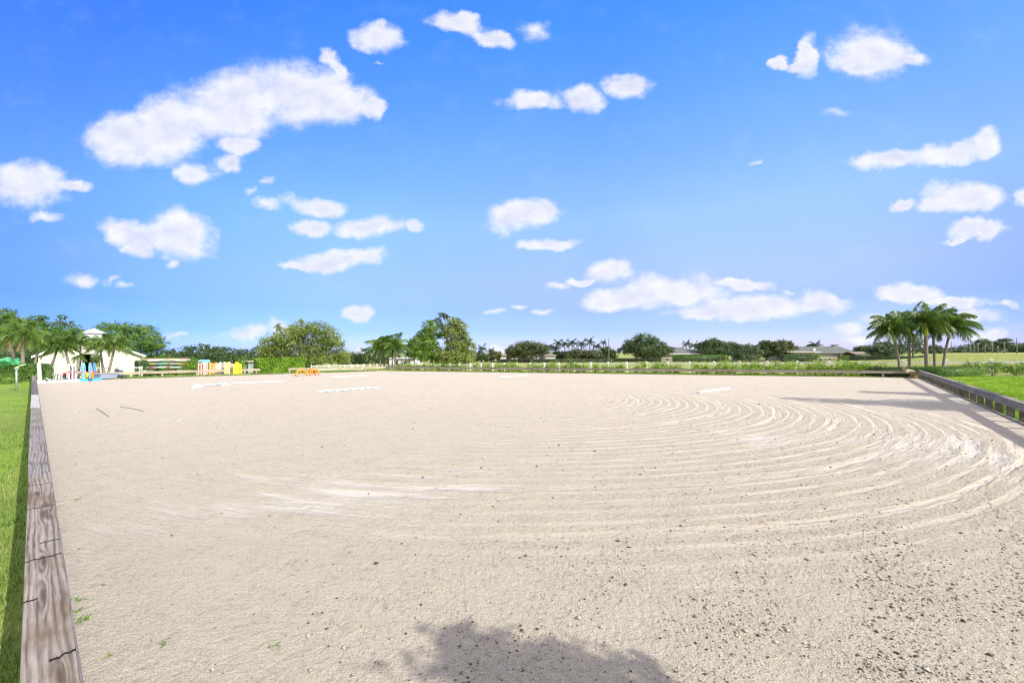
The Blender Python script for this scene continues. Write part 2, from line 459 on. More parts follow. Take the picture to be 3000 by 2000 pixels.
def bush(label, c, r, n, size, mat, seed, name='shrub', group=None, cat='shrub', stems=5, up=.35, shell=.35, sprigs=0):
    """small shrub: leaf mass + stems; c on the ground, r = (rx, ry, height)"""
    rng = np.random.default_rng(seed); c = np.asarray(c, float)
    lobes = [(c + [0, 0, r[2] * .55], (r[0] * .85, r[1] * .85, r[2] * .5))]
    for k in range(4):
        a = rng.uniform(0, 6.28); lobes.append((c + [math.cos(a) * r[0] * .45, math.sin(a) * r[1] * .45, r[2] * rng.uniform(.35, .75)],
                                               (r[0] * .5, r[1] * .5, r[2] * .33)))
    V, F = crown(lobes, n, size, rng, 9, .2, shell, up)
    SC, SN = [], []
    mb = MB()
    for k in range(stems + sprigs):
        a = rng.uniform(0, 6.28); q = rng.uniform(.2, .8); hh = r[2] * (rng.uniform(.5, .8) if k < stems else rng.uniform(1.0, 1.3))
        tip = c + [math.cos(a) * r[0] * q, math.sin(a) * r[1] * q, hh]
        mb.tube([c + [math.cos(a) * .04, math.sin(a) * .04, -.05], c * .5 + tip * .5 + [0, 0, hh * .1], tip], [.014, .01, .004], 4)
        if k >= stems:
            for f in np.linspace(.55, 1, 7): SC.append(c + (tip - c) * f + rng.normal(size=3) * size * .5); SN.append(rng.normal(size=3) + [0, 0, .4])
    if SC:
        V2, F2 = leaves(np.array(SC), np.array(SN), size, rng); F = np.vstack([F, F2 + len(V)]); V = np.vstack([V, V2])
    k4 = V.reshape(-1, 4, 3); k4 = k4[k4[:, :, 2].min(1) > c[2] - .03]; V = k4.reshape(-1, 3); F = np.arange(len(V)).reshape(-1, 4)
    t = Thing(name, label, cat, c, 0, group)
    t.npart('foliage', V, F, mat); t.part('stem', mb, BKD)
    return t

# ================================================================== camera, sun, sky
cam = bpy.data.cameras.new('camera'); co = bpy.data.objects.new('camera', cam); COL.objects.link(co); scene.camera = co
cam.lens = 14.4; cam.sensor_width = 36; cam.sensor_fit = 'HORIZONTAL'; cam.shift_y = (YC - 1000) / 3000
cam.clip_start = .05; cam.clip_end = 9000
c, s = math.cos(ROLL), math.sin(ROLL)
co.matrix_world = Matrix(((c, s, 0, 0), (0, 0, -1, 0), (-s, c, 0, H), (0, 0, 0, 1)))

SUN_AZ, SUN_EL = R(122), R(33.5)
sl = bpy.data.lights.new('sun', 'SUN'); sl.energy = 4.0; sl.angle = R(.53); sl.color = (1, .955, .88)
scene.cycles.filter_width = 1.1
so = bpy.data.objects.new('sun', sl); COL.objects.link(so)
sd = Vector((math.sin(SUN_AZ) * math.cos(SUN_EL), math.cos(SUN_AZ) * math.cos(SUN_EL), math.sin(SUN_EL)))
so.rotation_euler = sd.to_track_quat('Z', 'Y').to_euler(); so.location = (20, -8, 20)

CLOUDS = []
def zl(items):      # sky, left half of the photograph
    for it in items: CLOUDS.append((it[0] / 1.568, it[1] / 1.568, it[2] / 1.568, it[3] / 1.568) + tuple(it[4:]))
def zr(items):
    for it in items: CLOUDS.append((1500 + it[0] / 1.568, it[1] / 1.568, it[2] / 1.568, it[3] / 1.568) + tuple(it[4:]))
zl([(560, 640, 250, 140, 4), (800, 580, 310, 190, 14), (1080, 480, 330, 210, 8), (1380, 440, 340, 190, 0), (1590, 470, 180, 130, -10),
    (1510, 270, 90, 50, -30), (1550, 330, 55, 80, 0), (1080, 675, 115, 62), (890, 790, 120, 75), (1050, 755, 90, 45), (1720, 500, 60, 90, 20),
    (120, 850, 270, 130), (340, 855, 90, 40), (220, 985, 95, 45, 0, .8),
    (840, 1080, 195, 150), (610, 1070, 190, 80, -12), (640, 1130, 120, 55), (805, 1225, 60, 28, 0, .8),
    (370, 1280, 140, 42, 0, .85), (515, 1292, 65, 30, 0, .85), (580, 1320, 60, 20, 0, .7),
    (1160, 875, 80, 35, 0, .8), (1230, 840, 40, 30, 0, .8), (1230, 930, 110, 42, -8, .8), (1370, 930, 110, 55, -15, .85), (1480, 950, 150, 48),
    (1430, 1038, 150, 50), (1700, 1037, 200, 66), (1890, 1035, 60, 32), (1540, 1190, 280, 62, 6), (1380, 1218, 130, 28), (1690, 1175, 90, 40),
    (1740, 165, 135, 80), (1740, 120, 50, 45), (2100, 120, 150, 60, -8), (2140, 85, 85, 36), (2250, 180, 130, 48, -15), (1720, 285, 60, 22, 0, .7),
    (1645, 1435, 92, 48), (1120, 1525, 150, 44, 0, .85), (1290, 1510, 110, 56, 0, .85), (2265, 1440, 80, 24, 0, .75), (1650, 1602, 50, 26, 0, .8), (820, 1540, 110, 22, 0, .6)])
zr([(110, 150, 105, 66, 0, .85), (85, 465, 160, 56), (320, 455, 135, 80), (545, 395, 145, 76), (1235, 285, 58, 40), (1355, 250, 62, 130, -8), (1330, 310, 80, 30),
    (1655, 240, 255, 150), (1830, 265, 95, 50, -12), (1620, 310, 120, 60), (1475, 508, 110, 36, 0, .65), (1130, 735, 55, 20, 18, .75),
    (1730, 735, 235, 58), (1990, 715, 240, 68, 10), (2160, 655, 120, 82, 25), (1790, 940, 90, 40, 20), (2085, 900, 240, 88), (1950, 935, 130, 52), (2345, 905, 60, 60),
    (2140, 1055, 175, 62), (2050, 1098, 100, 20), (50, 990, 215, 88, 8), (150, 960, 85, 62), (160, 1113, 180, 34), (450, 1248, 145, 72), (330, 1288, 110, 20), (200, 1310, 85, 28, 0, .8),
    (560, 1370, 280, 78, 5), (770, 1330, 290, 105), (1050, 1300, 170, 38, -8), (480, 1400, 170, 52), (1100, 1405, 450, 70, 3), (1400, 1390, 200, 66), (880, 1442, 230, 38),
    (1255, 1330, 60, 20, 0, .7), (1830, 1345, 190, 52), (2050, 1388, 210, 40), (2280, 1400, 60, 24, 0, .8), (2130, 1455, 150, 50), (1530, 1505, 130, 46, 0, .85),
    (1680, 1475, 150, 46, 0, .8), (35, 1410, 60, 18, 0, .7), (140, 1440, 58, 23, 0, .8), (2180, 1542, 125, 40, 0, .85), (-60, 1602, 75, 32, 0, .85), (1600, 1560, 110, 30, 0, .8)])

w = bpy.data.worlds.new('World'); scene.world = w; w.use_nodes = True
k = NB_(w.node_tree); bg = w.node_tree.nodes['Background']
dirv = k.n('ShaderNodeTexCoord').outputs['Generated']
sky = k.n('ShaderNodeTexSky', sky_type='NISHITA'); sky.sun_disc = False
sky.sun_elevation = SUN_EL; sky.sun_rotation = SUN_AZ
sky.dust_density = .6; sky.ozone_density = 2.5; sky.air_density = 1.0
sx = k.n('ShaderNodeSeparateXYZ'); k.l(dirv, sx.inputs[0])
X_, Y_, Z_ = sx.outputs
tint = k.ramp(k.rng(Z_, 0, 1, 0, 1, 'LINEAR'), [(0.0, (.33, .45, .95)), (.05, (.205, .32, .62)), (.10, (.225, .315, .60)), (.165, (.33, .40, .62)), (.3, (.44, .60, .78)), (.45, (.37, .65, .95)), (.64, (.23, .69, 1.16)), (1, (.18, .58, 1.1))])
col = k.vmath('MULTIPLY', sky.outputs[0], tint)
# the side away from the sun is deeper blue
az = k.math('ADD', k.math('MULTIPLY', X_, -.9), k.math('MULTIPLY', Y_, .35))
col = k.vmath('MULTIPLY', col, k.ramp(k.rng(az, .25, 1.0, 0, 1, 'LINEAR'), [(0, (1, 1, 1)), (1, (.50, .70, .92))]))
col = k.vmath('MULTIPLY', col, k.ramp(Y_, [(.5, (.72, .68, 1)), (.62, (.85, .75, 1)), (.75, (1.18, .97, 1)), (.9, (1.5, 1.15, 1)), (1, (1.48, 1.13, 1))]))
col = k.vmath('MULTIPLY', col, k.ramp(k.rng(X_, .2, .68, 0, 1, 'LINEAR'), [(0, (1, 1, 1)), (1, (1.34, 1.22, 1.02))]))
col = k.vmath('MULTIPLY', col, (.205, .205, .205))
# fair-weather cumulus, each in its own direction
yy = k.math('MAXIMUM', Y_, .03)
cv = k.n('ShaderNodeCombineXYZ'); k.l(k.math('DIVIDE', X_, yy), cv.inputs[0]); k.l(k.math('DIVIDE', Z_, yy), cv.inputs[1])
cp = cv.outputs[0]
wv = k.noise(cp, 11, 5, .56, out=1)
wp = k.vmath('ADD', cp, k.vmath('MULTIPLY', k.vmath('SUBTRACT', wv, (.5, .5, .5)), (.11, .065, 0)))
den = None
for it in CLOUDS:
    px, py, rx, ry = it[:4]; rot = it[4] if len(it) > 4 else 0; amp = it[5] if len(it) > 5 else 1.
    u, v = ray(px, py)
    g = k.ball(wp, (u, -v, 0), R(rot), (rx / FPX * 1.12, ry / FPX * 1.12, 1))
    if amp < 1: g = k.math('MULTIPLY', g, amp * .78)
    den = g if den is None else k.math('SMOOTH_MAX', den, g, .12)
cs = k.map(cp, scale=(1, 1.35, 1))
n1 = k.noise(cs, 10, 7, .58); n2 = k.noise(k.map(cs, loc=(.015, .03, 0)), 10, 7, .58)
n3 = k.noise(cs, 34, 6, .62)
dd = k.math('ADD', k.math('MULTIPLY', den, 1.9), k.math('ADD', k.math('MULTIPLY', k.math('SUBTRACT', n1, .5), 1.75), k.math('MULTIPLY', k.math('SUBTRACT', n3, .5), .5)))
alpha = k.math('MULTIPLY', k.rng(dd, .16, 1.25), k.rng(den, .02, .32))
emb = k.math('SUBTRACT', n1, n2)
core = k.rng(dd, .6, 1.7)
lit = k.math('ADD', k.math('SUBTRACT', .90, k.math('MULTIPLY', core, .30)), k.math('MULTIPLY', emb, 1.8), clamp=True)
ccol = k.ramp(lit, [(0, (.37, .385, .50)), (.5, (.47, .48, .56)), (1, (.575, .575, .585))])
front = k.rng(Y_, .05, .12)
col = k.mix(k.math('MULTIPLY', k.math('MULTIPLY', alpha, .94), front), col, ccol)
# unseen bright warm cloud, added behind the viewer to lift and warm the fill
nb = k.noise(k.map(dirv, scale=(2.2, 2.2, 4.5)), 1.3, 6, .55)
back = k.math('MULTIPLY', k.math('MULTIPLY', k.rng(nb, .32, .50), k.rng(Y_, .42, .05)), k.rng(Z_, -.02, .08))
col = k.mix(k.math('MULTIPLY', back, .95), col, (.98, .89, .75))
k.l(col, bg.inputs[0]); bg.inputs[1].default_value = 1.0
scene.view_settings.view_transform = 'Standard'; scene.view_settings.look = 'None'
scene.view_settings.exposure = .8; scene.view_settings.gamma = 1

# ================================================================== ground
def axis(lo, mid0, mid1, hi, step, grow):
    a = list(np.arange(mid0, mid1, step)); d = step; x = mid1
    while x < hi: a.append(x); d *= grow; x += d
    a.append(hi); d = step; x = mid0 - step; b = []
    while x > lo: b.append(x); d *= grow; x -= d
    b.append(lo); return np.array(b[::-1] + a)
xs = axis(-2600, -45, 45, 2600, 1.0, 1.16); ys = axis(-250, -6, 60, 4200, 1.0, 1.12)
XX, YY = np.meshgrid(xs, ys); ZZ = zg(XX, YY)
gi = np.minimum.reduce([-((XX - C1[0]) * NB[0] + (YY - C1[1]) * NB[1]), -((XX - C3[0]) * NK[0] + (YY - C3[1]) * NK[1]),
                        -((XX - C3[0]) * NR[0] + (YY - C3[1]) * NR[1]), (XX * -DA[1] + YY * DA[0]) * -1 - .0])
ZZ = ZZ - .12 * sm((gi - 1.0) / 1.2) - .004
nx, ny = len(xs), len(ys)
V = np.stack([XX, YY, ZZ], -1).reshape(-1, 3)
ii = (np.arange(ny - 1)[:, None] * nx + np.arange(nx - 1)).ravel()
F = np.stack([ii, ii + 1, ii + nx + 1, ii + nx], 1)
m, nt, b = new_mat('turf'); k = NB_(nt)
pos = k.n('ShaderNodeNewGeometry').outputs['Position']
sp = k.n('ShaderNodeSeparateXYZ'); k.l(pos, sp.inputs[0])
def line(n, c): return k.math('ADD', k.math('ADD', k.math('MULTIPLY', sp.outputs[0], float(n[0])), k.math('MULTIPLY', sp.outputs[1], float(n[1]))), -float(np.dot(n, c)))
sK = line(NK, C3)
f1 = k.noise(pos, 24, 5, .65); f2 = k.noise(pos, 1.3, 4, .6); f3 = k.noise(pos, .16, 4, .6)
lawn = k.mix(k.math('ADD', k.math('MULTIPLY', f1, .6), k.math('MULTIPLY', f2, .4)), (.10, .19, .018), (.27, .41, .05))
lawn = k.mix(k.rng(f3, .45, .7), lawn, (.16, .23, .05))
mead = k.mix(k.math('ADD', k.math('MULTIPLY', f2, .5), k.math('MULTIPLY', f3, .5)), (.19, .24, .05), (.37, .38, .12))
mead = k.mix(k.math('MULTIPLY', k.rng(f1, .35, .7), .5), mead, (.16, .20, .05))
c = k.mix(k.rng(sK, 2.2, 4.5), lawn, mead)
k.l(c, b.inputs['Base Color']); b.inputs['Roughness'].default_value = .9; b.inputs['Specular IOR Level'].default_value = .15
bp = k.n('ShaderNodeBump'); bp.inputs['Strength'].default_value = .6; bp.inputs['Distance'].default_value = .05
k.l(f1, bp.inputs['Height']); k.l(bp.outputs[0], b.inputs['Normal'])
TURF = m
stuff('ground', V, F, [TURF], '', '', 'structure', smooth=True)

# sand of the riding arena
def along(t, off=0.0): return DA * t + np.array([DA[1], -DA[0], 0]) * -off
pl = G(57, 2000, .46); pr = G(237, 2000, .46)
NA = np.array([DA[1], -DA[0], 0])          # from the rail towards the sand
oL, oR = float(np.dot(pl, NA)), float(np.dot(pr, NA)); oC = (oL + oR) / 2; CAPW = oR - oL
TA = float(np.dot(C1, DA))
def railA(t, z=0., off=None): return DA * t + NA * (oC if off is None else off) + np.array([0, 0, z])
tr = float((np.dot(C3, NA) - oC) / np.dot(DB, NA)); C0 = C3 - DB * tr
poly = [C0 + [0, 0, .012], railA(TA, .012), C2 + [0, 0, .012], C3 + [0, 0, .012]]
m, nt, b = new_mat('arena_sand'); k = NB_(nt)
pos = k.n('ShaderNodeNewGeometry').outputs['Position']
RC = (.6, 17.3)
rel = k.vmath('SUBTRACT', pos, (RC[0], RC[1], 0)); flat = k.vmath('MULTIPLY', rel, (1, 1, 0))
wob = k.math('MULTIPLY', k.math('SUBTRACT', k.noise(pos, .13, 2, .4), .5), .8)
rr = k.math('ADD', k.vmath('LENGTH', flat, out=1), wob)
rs = k.n('ShaderNodeSeparateXYZ'); k.l(rel, rs.inputs[0])
th = k.math('ARCTAN2', rs.outputs[1], rs.outputs[0])
def polar(a, bb, r_=None):
    q = k.n('ShaderNodeCombineXYZ'); k.l(k.math('MULTIPLY', r_ or rr, a), q.inputs[0]); k.l(k.math('MULTIPLY', th, bb), q.inputs[1]); return q.outputs[0]
# rows left by the harrow, concentric round the middle of the arena
sweep = k.noise(polar(2.6, 5.0), 1.0, 3, .55); sweep2 = k.noise(polar(4.2, 8.0), 1.0, 3, .6)
ang = k.rng(k.math('DIVIDE', rs.outputs[0], rr), -.45, .6, .12, 1)
ahead = k.rng(rs.outputs[1], 9, -1, .35, 1)
zz = k.math('MULTIPLY', k.math('MULTIPLY', k.rng(rr, 14.4, 13.2), k.rng(rr, 2.0, 4.5)), k.math('MULTIPLY', ang, ahead))
ph = k.math('ADD', k.math('MULTIPLY', rr, 6.28 / .31), k.math('MULTIPLY', sweep, .8))
tr_ = k.math('SINE', ph)
wide = k.math('SINE', k.math('ADD', k.math('MULTIPLY', rr, 6.28 / 1.43), k.math('MULTIPLY', sweep, 1.4)))
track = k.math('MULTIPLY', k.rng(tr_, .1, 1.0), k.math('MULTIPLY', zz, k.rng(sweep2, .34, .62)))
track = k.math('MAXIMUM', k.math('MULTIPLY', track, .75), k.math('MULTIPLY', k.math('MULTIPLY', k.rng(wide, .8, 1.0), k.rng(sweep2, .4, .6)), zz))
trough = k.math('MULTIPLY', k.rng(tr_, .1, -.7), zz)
# pale, hard-packed patches
p1 = k.ball(pos, (-2.2, 5.5, 0), R(4), (4.6, 2.3, 50)); p2 = k.ball(pos, (8.2, 7.9, 0), R(40), (4.6, 2.6, 50))
p3 = k.ball(pos, (-9.6, 11.6, 0), R(20), (2.6, 1.0, 50)); p4 = k.ball(pos, (5.4, 9.0, 0), R(30), (2.2, 1.4, 50)); p5 = k.ball(pos, (14.5, 15.5, 0), R(45), (4, 2, 50))
pm = k.math('MAXIMUM', k.math('MAXIMUM', p1, p2), k.math('MAXIMUM', k.math('MAXIMUM', k.math('MULTIPLY', p3, .8), p4), p5))
pn = k.noise(polar(3.4, 7.0), 1.0, 6, .64)
pale = k.rng(k.math('ADD', k.math('MULTIPLY', pm, .8), k.math('MULTIPLY', k.math('SUBTRACT', pn, .5), 2.2)), .30, 1.0)
pale = k.math('MULTIPLY', pale, k.rng(pm, .02, .2))
smooth = k.math('MAXIMUM', k.math('MULTIPLY', pale, .95), k.math('MULTIPLY', track, .75))
rough = k.math('SUBTRACT', 1.0, k.math('MULTIPLY', smooth, .85))
big = k.noise(pos, .22, 4, .55); med = k.noise(pos, 1.7, 4, .6)
grit = k.noise(pos, 95, 4, .7); clod = k.noise(pos, 27, 5, .68); chip = k.noise(pos, 61, 3, .6)
dist = k.rng(sp.outputs[1] if False else k.vmath('LENGTH', pos, out=1), 4, 22)
c = k.mix(dist, (.505, .44, .355), (.56, .482, .408))
c = k.mix(k.math('MULTIPLY', k.rng(big, .35, .7), .35), c, (.49, .43, .36))
c = k.mix(k.math('MULTIPLY', k.rng(med, .42, .7), .3), c, (.40, .345, .275))
c = k.mix(k.math('MULTIPLY', k.rng(grit, .44, .66), .75), c, (.74, .655, .55))
spk = k.math('MULTIPLY', k.rng(grit, .42, .27), rough); c = k.mix(k.math('MULTIPLY', spk, .8), c, (.19, .155, .115))
dk = k.math('MULTIPLY', k.math('MULTIPLY', k.rng(chip, .64, .72), k.rng(med, .38, .6)), rough); c = k.mix(k.math('MULTIPLY', dk, .75), c, (.12, .095, .07))
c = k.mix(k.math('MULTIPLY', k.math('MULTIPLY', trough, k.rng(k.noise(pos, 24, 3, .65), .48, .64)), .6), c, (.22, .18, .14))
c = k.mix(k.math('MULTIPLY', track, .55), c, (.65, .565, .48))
c = k.mix(k.math('MULTIPLY', pale, .62), c, (.575, .54, .515))
mid2 = k.noise(pos, 15, 3, .7); mid3 = k.noise(pos, 5.5, 3, .6)
c = k.mix(k.math('MULTIPLY', k.math('MULTIPLY', k.rng(mid2, .5, .72), rough), .38), c, (.27, .225, .175))
c = k.mix(k.math('MULTIPLY', k.rng(mid3, .5, .75), .15), c, (.33, .28, .22))
c = k.mix(1.0, c, (.87, .89, .85), 'MULTIPLY')
k.l(c, b.inputs['Base Color']); b.inputs['Roughness'].default_value = .95; b.inputs['Specular IOR Level'].default_value = .1
hh = k.math('ADD', k.math('MULTIPLY', clod, .040), k.math('ADD', k.math('MULTIPLY', grit, .011), k.math('MULTIPLY', med, .05)))
hh = k.math('MULTIPLY', hh, k.math('ADD', k.math('MULTIPLY', rough, .88), .12))
vor = k.n('ShaderNodeTexVoronoi', voronoi_dimensions='2D'); k.l(pos, vor.inputs['Vector']); vor.inputs['Scale'].default_value = 1.9
pit = k.math('MULTIPLY', k.rng(vor.outputs['Distance'], .16, .05), k.rng(k.noise(pos, .7, 2, .5), .5, .62))
hh = k.math('SUBTRACT', hh, k.math('MULTIPLY', pit, .016))
hh = k.math('ADD', hh, k.math('MULTIPLY', k.math('MULTIPLY', tr_, zz), .0018))
bp = k.n('ShaderNodeBump'); bp.inputs['Strength'].default_value = 1.0; bp.inputs['Distance'].default_value = 1.0
k.l(hh, bp.inputs['Height']); k.l(bp.outputs[0], b.inputs['Normal'])
SAND = m
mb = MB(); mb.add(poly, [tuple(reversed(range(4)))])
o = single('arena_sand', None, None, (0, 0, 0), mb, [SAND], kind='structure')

# loose clods and chips on the sand
rng = np.random.default_rng(7)
N = 120000
yy_ = 2.0 * (16 / 2.0) ** (rng.random(N) ** 1.05); uu = rng.uniform(-1.35, 1.36, N); x_ = uu * yy_
ok = (x_ * NA[0] + yy_ * NA[1] > oR + .12) & ((x_ - C3[0]) * NR[0] + (yy_ - C3[1]) * NR[1] < -.4)
ringd = np.hypot(x_ - RC[0], yy_ - RC[1]); lane = (.35 + .65 * (ringd > 13.2)) * np.clip(.55 + .5 * np.sin(x_ * 1.9 + 1.3 * np.sin(yy_ * 2.3)) * np.sin(yy_ * 1.7 + x_ * .8) + .35 * np.sin(x_ * 5.1 - yy_ * 4.3), 0.02, 1)
side = sm((uu + .9) / 1.6)
pd = np.exp(-(((x_ + 2.5) / 2.8) ** 2 + ((yy_ - 5.3) / 1.0) ** 2))
ok &= rng.random(N) < (.035 + .62 * side ** 1.6 * lane) * (1 - .85 * pd)
x_, yy_, side = x_[ok], yy_[ok], side[ok]; n = len(x_)
sz = np.exp(rng.normal(-5.55, .5, n)) * (1 + .06 * yy_); sz = np.minimum(sz, .015 + .0012 * yy_)
oct_ = np.array([[1, 0, 0], [0, 1, 0], [-1, 0, 0], [0, -1, 0], [0, 0, .75], [0, 0, -.6]])
VV = oct_[None] * (1 + rng.uniform(-.4, .4, (n, 6, 1))) * sz[:, None, None] * rng.uniform(.6, 1.5, (n, 1, 3)) * np.array([1, 1, .75])
a = rng.uniform(0, 6.28, n); ca, sa = np.cos(a)[:, None], np.sin(a)[:, None]
VV = np.stack([VV[:, :, 0] * ca - VV[:, :, 1] * sa, VV[:, :, 0] * sa + VV[:, :, 1] * ca, VV[:, :, 2]], -1)
VV += np.stack([x_, yy_, .014 + sz * .25], -1)[:, None]
FF = np.array([[0, 1, 4], [1, 2, 4], [2, 3, 4], [3, 0, 4], [1, 0, 5], [2, 1, 5], [3, 2, 5], [0, 3, 5]])
m, nt, b = new_mat('clod'); k = NB_(nt); g = k.n('ShaderNodeNewGeometry').outputs['Random Per Island']
k.l(k.ramp(g, [(0, (.04, .032, .024)), (.2, (.10, .08, .058)), (.32, (.30, .265, .21)), (1, (.43, .39, .32))]), b.inputs['Base Color']); b.inputs['Roughness'].default_value = .95
stuff('sand_clods', VV.reshape(-1, 3), (FF[None] + np.arange(n)[:, None, None] * 6).reshape(-1, 3), [m], 'small clods and dark bark chips scattered over the raked sand', 'clods')

# grass blades
def blades(name, label, pts, hgt, wid, mat, seed, lean=.5):
    rng = np.random.default_rng(seed); n = len(pts)
    a = rng.uniform(0, 6.28, n); d = np.stack([np.cos(a), np.sin(a), np.zeros(n)], -1); h = (hgt * rng.uniform(.5, 1.25, n))[:, None]
    la = rng.uniform(0, 6.28, n); ln = np.stack([np.cos(la), np.sin(la), np.zeros(n)], -1) * rng.uniform(.1, lean, n)[:, None] * h
    wv = d * (wid * rng.uniform(.6, 1.3, n))[:, None] * .5
    m_ = pts + ln * .35 + np.array([0, 0, .6]) * h; tp = pts + ln + np.array([0, 0, 1.]) * h
    V = np.stack([pts - wv, pts + wv, m_ + wv * .8, m_ - wv * .8, tp], 1).reshape(-1, 3)
    b = np.arange(n)[:, None] * 5
    F = np.vstack([np.hstack([b, b + 1, b + 2]), np.hstack([b, b + 2, b + 3]), np.hstack([b + 3, b + 2, b + 4])])
    return stuff(name, V, F, [mat], label, 'grass')
GR = leafmat('grass_blade', (.15, .26, .02), (.25, .40, .035), (.42, .55, .09), trans=.35, patch=.55, pscale=.9)
GL = leafmat('grass_blade_left', (.07, .13, .02), (.17, .24, .06), (.37, .37, .16), trans=.3, patch=.6, pscale=1.2)
rng = np.random.default_rng(3)
N = 46000; t = .6 + (TA + 2) * rng.random(N) ** 2.2; q = rng.random(N)
pts = DA * t[:, None] + NA * (oL - .02 - q * (.25 + .16 * t))[:, None]; pts[:, 2] = 0
blades('left_lawn_grass', 'mown green grass along the outside of the left rail', pts, .055, .009, GL, 4)
N = 60000; yv = 9.5 + 20 * rng.random(N) ** 1.3; u = rng.uniform(.85, 1.36, N); pts = np.stack([u * yv, yv, np.zeros(N)], -1)
sr = (pts - C3) @ NR; sk = (pts - C3) @ NK; pts = pts[(sr > .12) & (sk < 3)]
blades('right_lawn_grass', 'vivid green lawn beyond the right rail', pts, .085, .022, GR, 5)
N = 46000; f = rng.uniform(-.03, 1.02, N); pts = C2 + np.outer(f, C3 - C2) + np.outer(rng.uniform(.12, 3.4, N), NK); pts[:, 2] = zg(pts[:, 0], pts[:, 1])
blades('verge_grass', 'green grass verge behind the far rail', pts, .10, .03, GR, 6)
N = 16000; f = rng.uniform(0, 1.0, N); pts = C1 + np.outer(f, C2 - C1) + np.outer(rng.uniform(.12, 2.6, N), NB); pts[:, 2] = zg(pts[:, 0], pts[:, 1])
blades('far_left_verge_grass', 'green grass verge behind the far left rail', pts, .10, .03, GL, 8)
N = 60000; yv = 34 + 60 * rng.random(N) ** 1.8; u = rng.uniform(-.45, 1.36, N); pts = np.stack([u * yv, yv, zg(u * yv, yv)], -1)
pts = pts[((pts - C3) @ NK > 3)]
MG = leafmat('meadow_blade', (.18, .23, .04), (.32, .35, .09), (.48, .47, .16), trans=.3, patch=.6, pscale=.3)
blades('meadow_grass', 'rough yellow green meadow grass beyond the shrub row', pts, .13, .045, MG, 9)

# ================================================================== fences of the arena
WOODL = wood('wood_rail', (.28, .26, .245), (.07, .06, .052), (.12, .09, .062),
             knots=[], cracks=[])
def tA(py):                      # distance along the left rail of the cap seen at picture row py
    p = G(150 if py > 1300 else 110, py, .46); return float(np.dot(p, DA))
CR = [(1380, -9, 9), (1413, -9, 9), (1479, -9, 9), (1583, -9, .015), (1628, -9, 9), (1930, -9, -.0), (1247, -9, 9), (1310, -.02, 9), (1740, .03, 9)]
T0 = tA(2000)
KN = [(tA(1350) - T0, .0, .55, .09, 5.), (tA(1440) - T0, .015, .40, .04, 4.), (tA(1500) - T0, -.01, .50, .06, -4.), (tA(1640) - T0, .0, .36, .035, 5.), (tA(1735) - T0, .01, .42, .04, 4.), (tA(1990) - T0, -.03, .3, .04, 4.)]
WOODN = wood('wood_rail_near', (.32, .28, .235), (.045, .036, .028), (.12, .082, .048), knots=KN,
             cracks=[(tA(p) - T0, a, b_) for p, a, b_ in CR], freq=88.)
WOODP = wood('wood_rail_pale', (.46, .455, .45), (.30, .29, .28), (.34, .32, .29))
WOODC = wood('wood_rail_cream', (.46, .41, .31), (.2, .17, .125), (.27, .225, .16))
WOODD = wood('wood_rail_dark', (.20, .175, .15), (.045, .04, .034), (.07, .06, .045))
WOODG = wood('wood_rail_grey', (.29, .275, .235), (.08, .072, .058), (.15, .125, .085))

def rail_fence(label, p0, p1, mats, ht=.50, sp=2.4, board=4.8, capw=.18, face=True, kerb=True, seed=0, side=1, name='rail_fence', rz=None, postw=.12, capseg=None, posts_from=None):
    """low arena fence: posts, cap boards, face boards and a kerb board"""
    mc, mf, mp = mats; rg = random.Random(seed)
    p0 = np.asarray(p0, float); p1 = np.asarray(p1, float); d = unit(p1 - p0); L = np.linalg.norm(p1 - p0)
    nrm = np.array([-d[1], d[0], 0]) * side           # towards the sand
    t = Thing(name, label, 'fence', p0, math.atan2(d[1], d[0]), 'rail fences round the riding arena')
    cuts = capseg or (list(np.arange(0, L, board)) + [L])
    mats_c = mc if isinstance(mc, list) else [mc] * (len(cuts) - 1)
    for i in range(len(cuts) - 1):
        a, b_ = cuts[i] + .003, cuts[i + 1] - .003; j = rg.uniform(-.006, .006)
        mb = MB(); mb.beam(p0 + d * a + nrm * j + [0, 0, ht - .019], p0 + d * b_ + nrm * rg.uniform(-.006, .006) + [0, 0, ht - .019 + rg.uniform(-.004, .004)], capw, .038)
        t.part('cap_board', mb, mats_c[i % len(mats_c)], bevel=.004)
    if face:
        for i in range(len(cuts) - 1):
            a, b_ = cuts[i] + .004, cuts[i + 1] - .004
            mb = MB(); mb.beam(p0 + d * a + nrm * (postw / 2 + .021) + [0, 0, ht - .125], p0 + d * b_ + nrm * (postw / 2 + .021) + [0, 0, ht - .125 + rg.uniform(-.008, .008)], .038, .165)
            t.part('face_board', mb, mf, bevel=.003)
    x = .1
    while x < L:
        mb = MB(); q = p0 + d * x; mb.frame(q + [0, 0, ht / 2 - .17], d, nrm, np.array([0, 0, 1.]), postw, postw, ht + .26)
        t.part('post', mb, mp, bevel=.004); x += sp * rg.uniform(.96, 1.04)
    if kerb:
        mb = MB(); mb.beam(p0 + nrm * (postw / 2 + .024) + [0, 0, .015], p1 + nrm * (postw / 2 + .024) + [0, 0, .015], .042, .07)
        t.part('kerb_board', mb, mf if not isinstance(mf, list) else mf[0])
    return t
zero = np.array([0, 0, 0.])
# left rail: origin at the foot of the picture so that the near board carries its own knots and cracks
tb = [tA(p) for p in (1380, 1246, 1193, 1177, 1155)]
o0 = railA(T0); Lr = TA - T0
t = rail_fence('weathered grey rail fence running from the viewer along the left lawn', railA(T0), railA(TA), ([WOODN, WOODL, WOODG, WOODP, WOODD], WOODL, WOODG), capw=CAPW, ht=.46,
               seed=1, side=-1, capseg=[-5.5] + [tb[0] - T0, tb[1] - T0, tb[2] - T0 + .0, tb[4] - T0, Lr - 9, Lr])
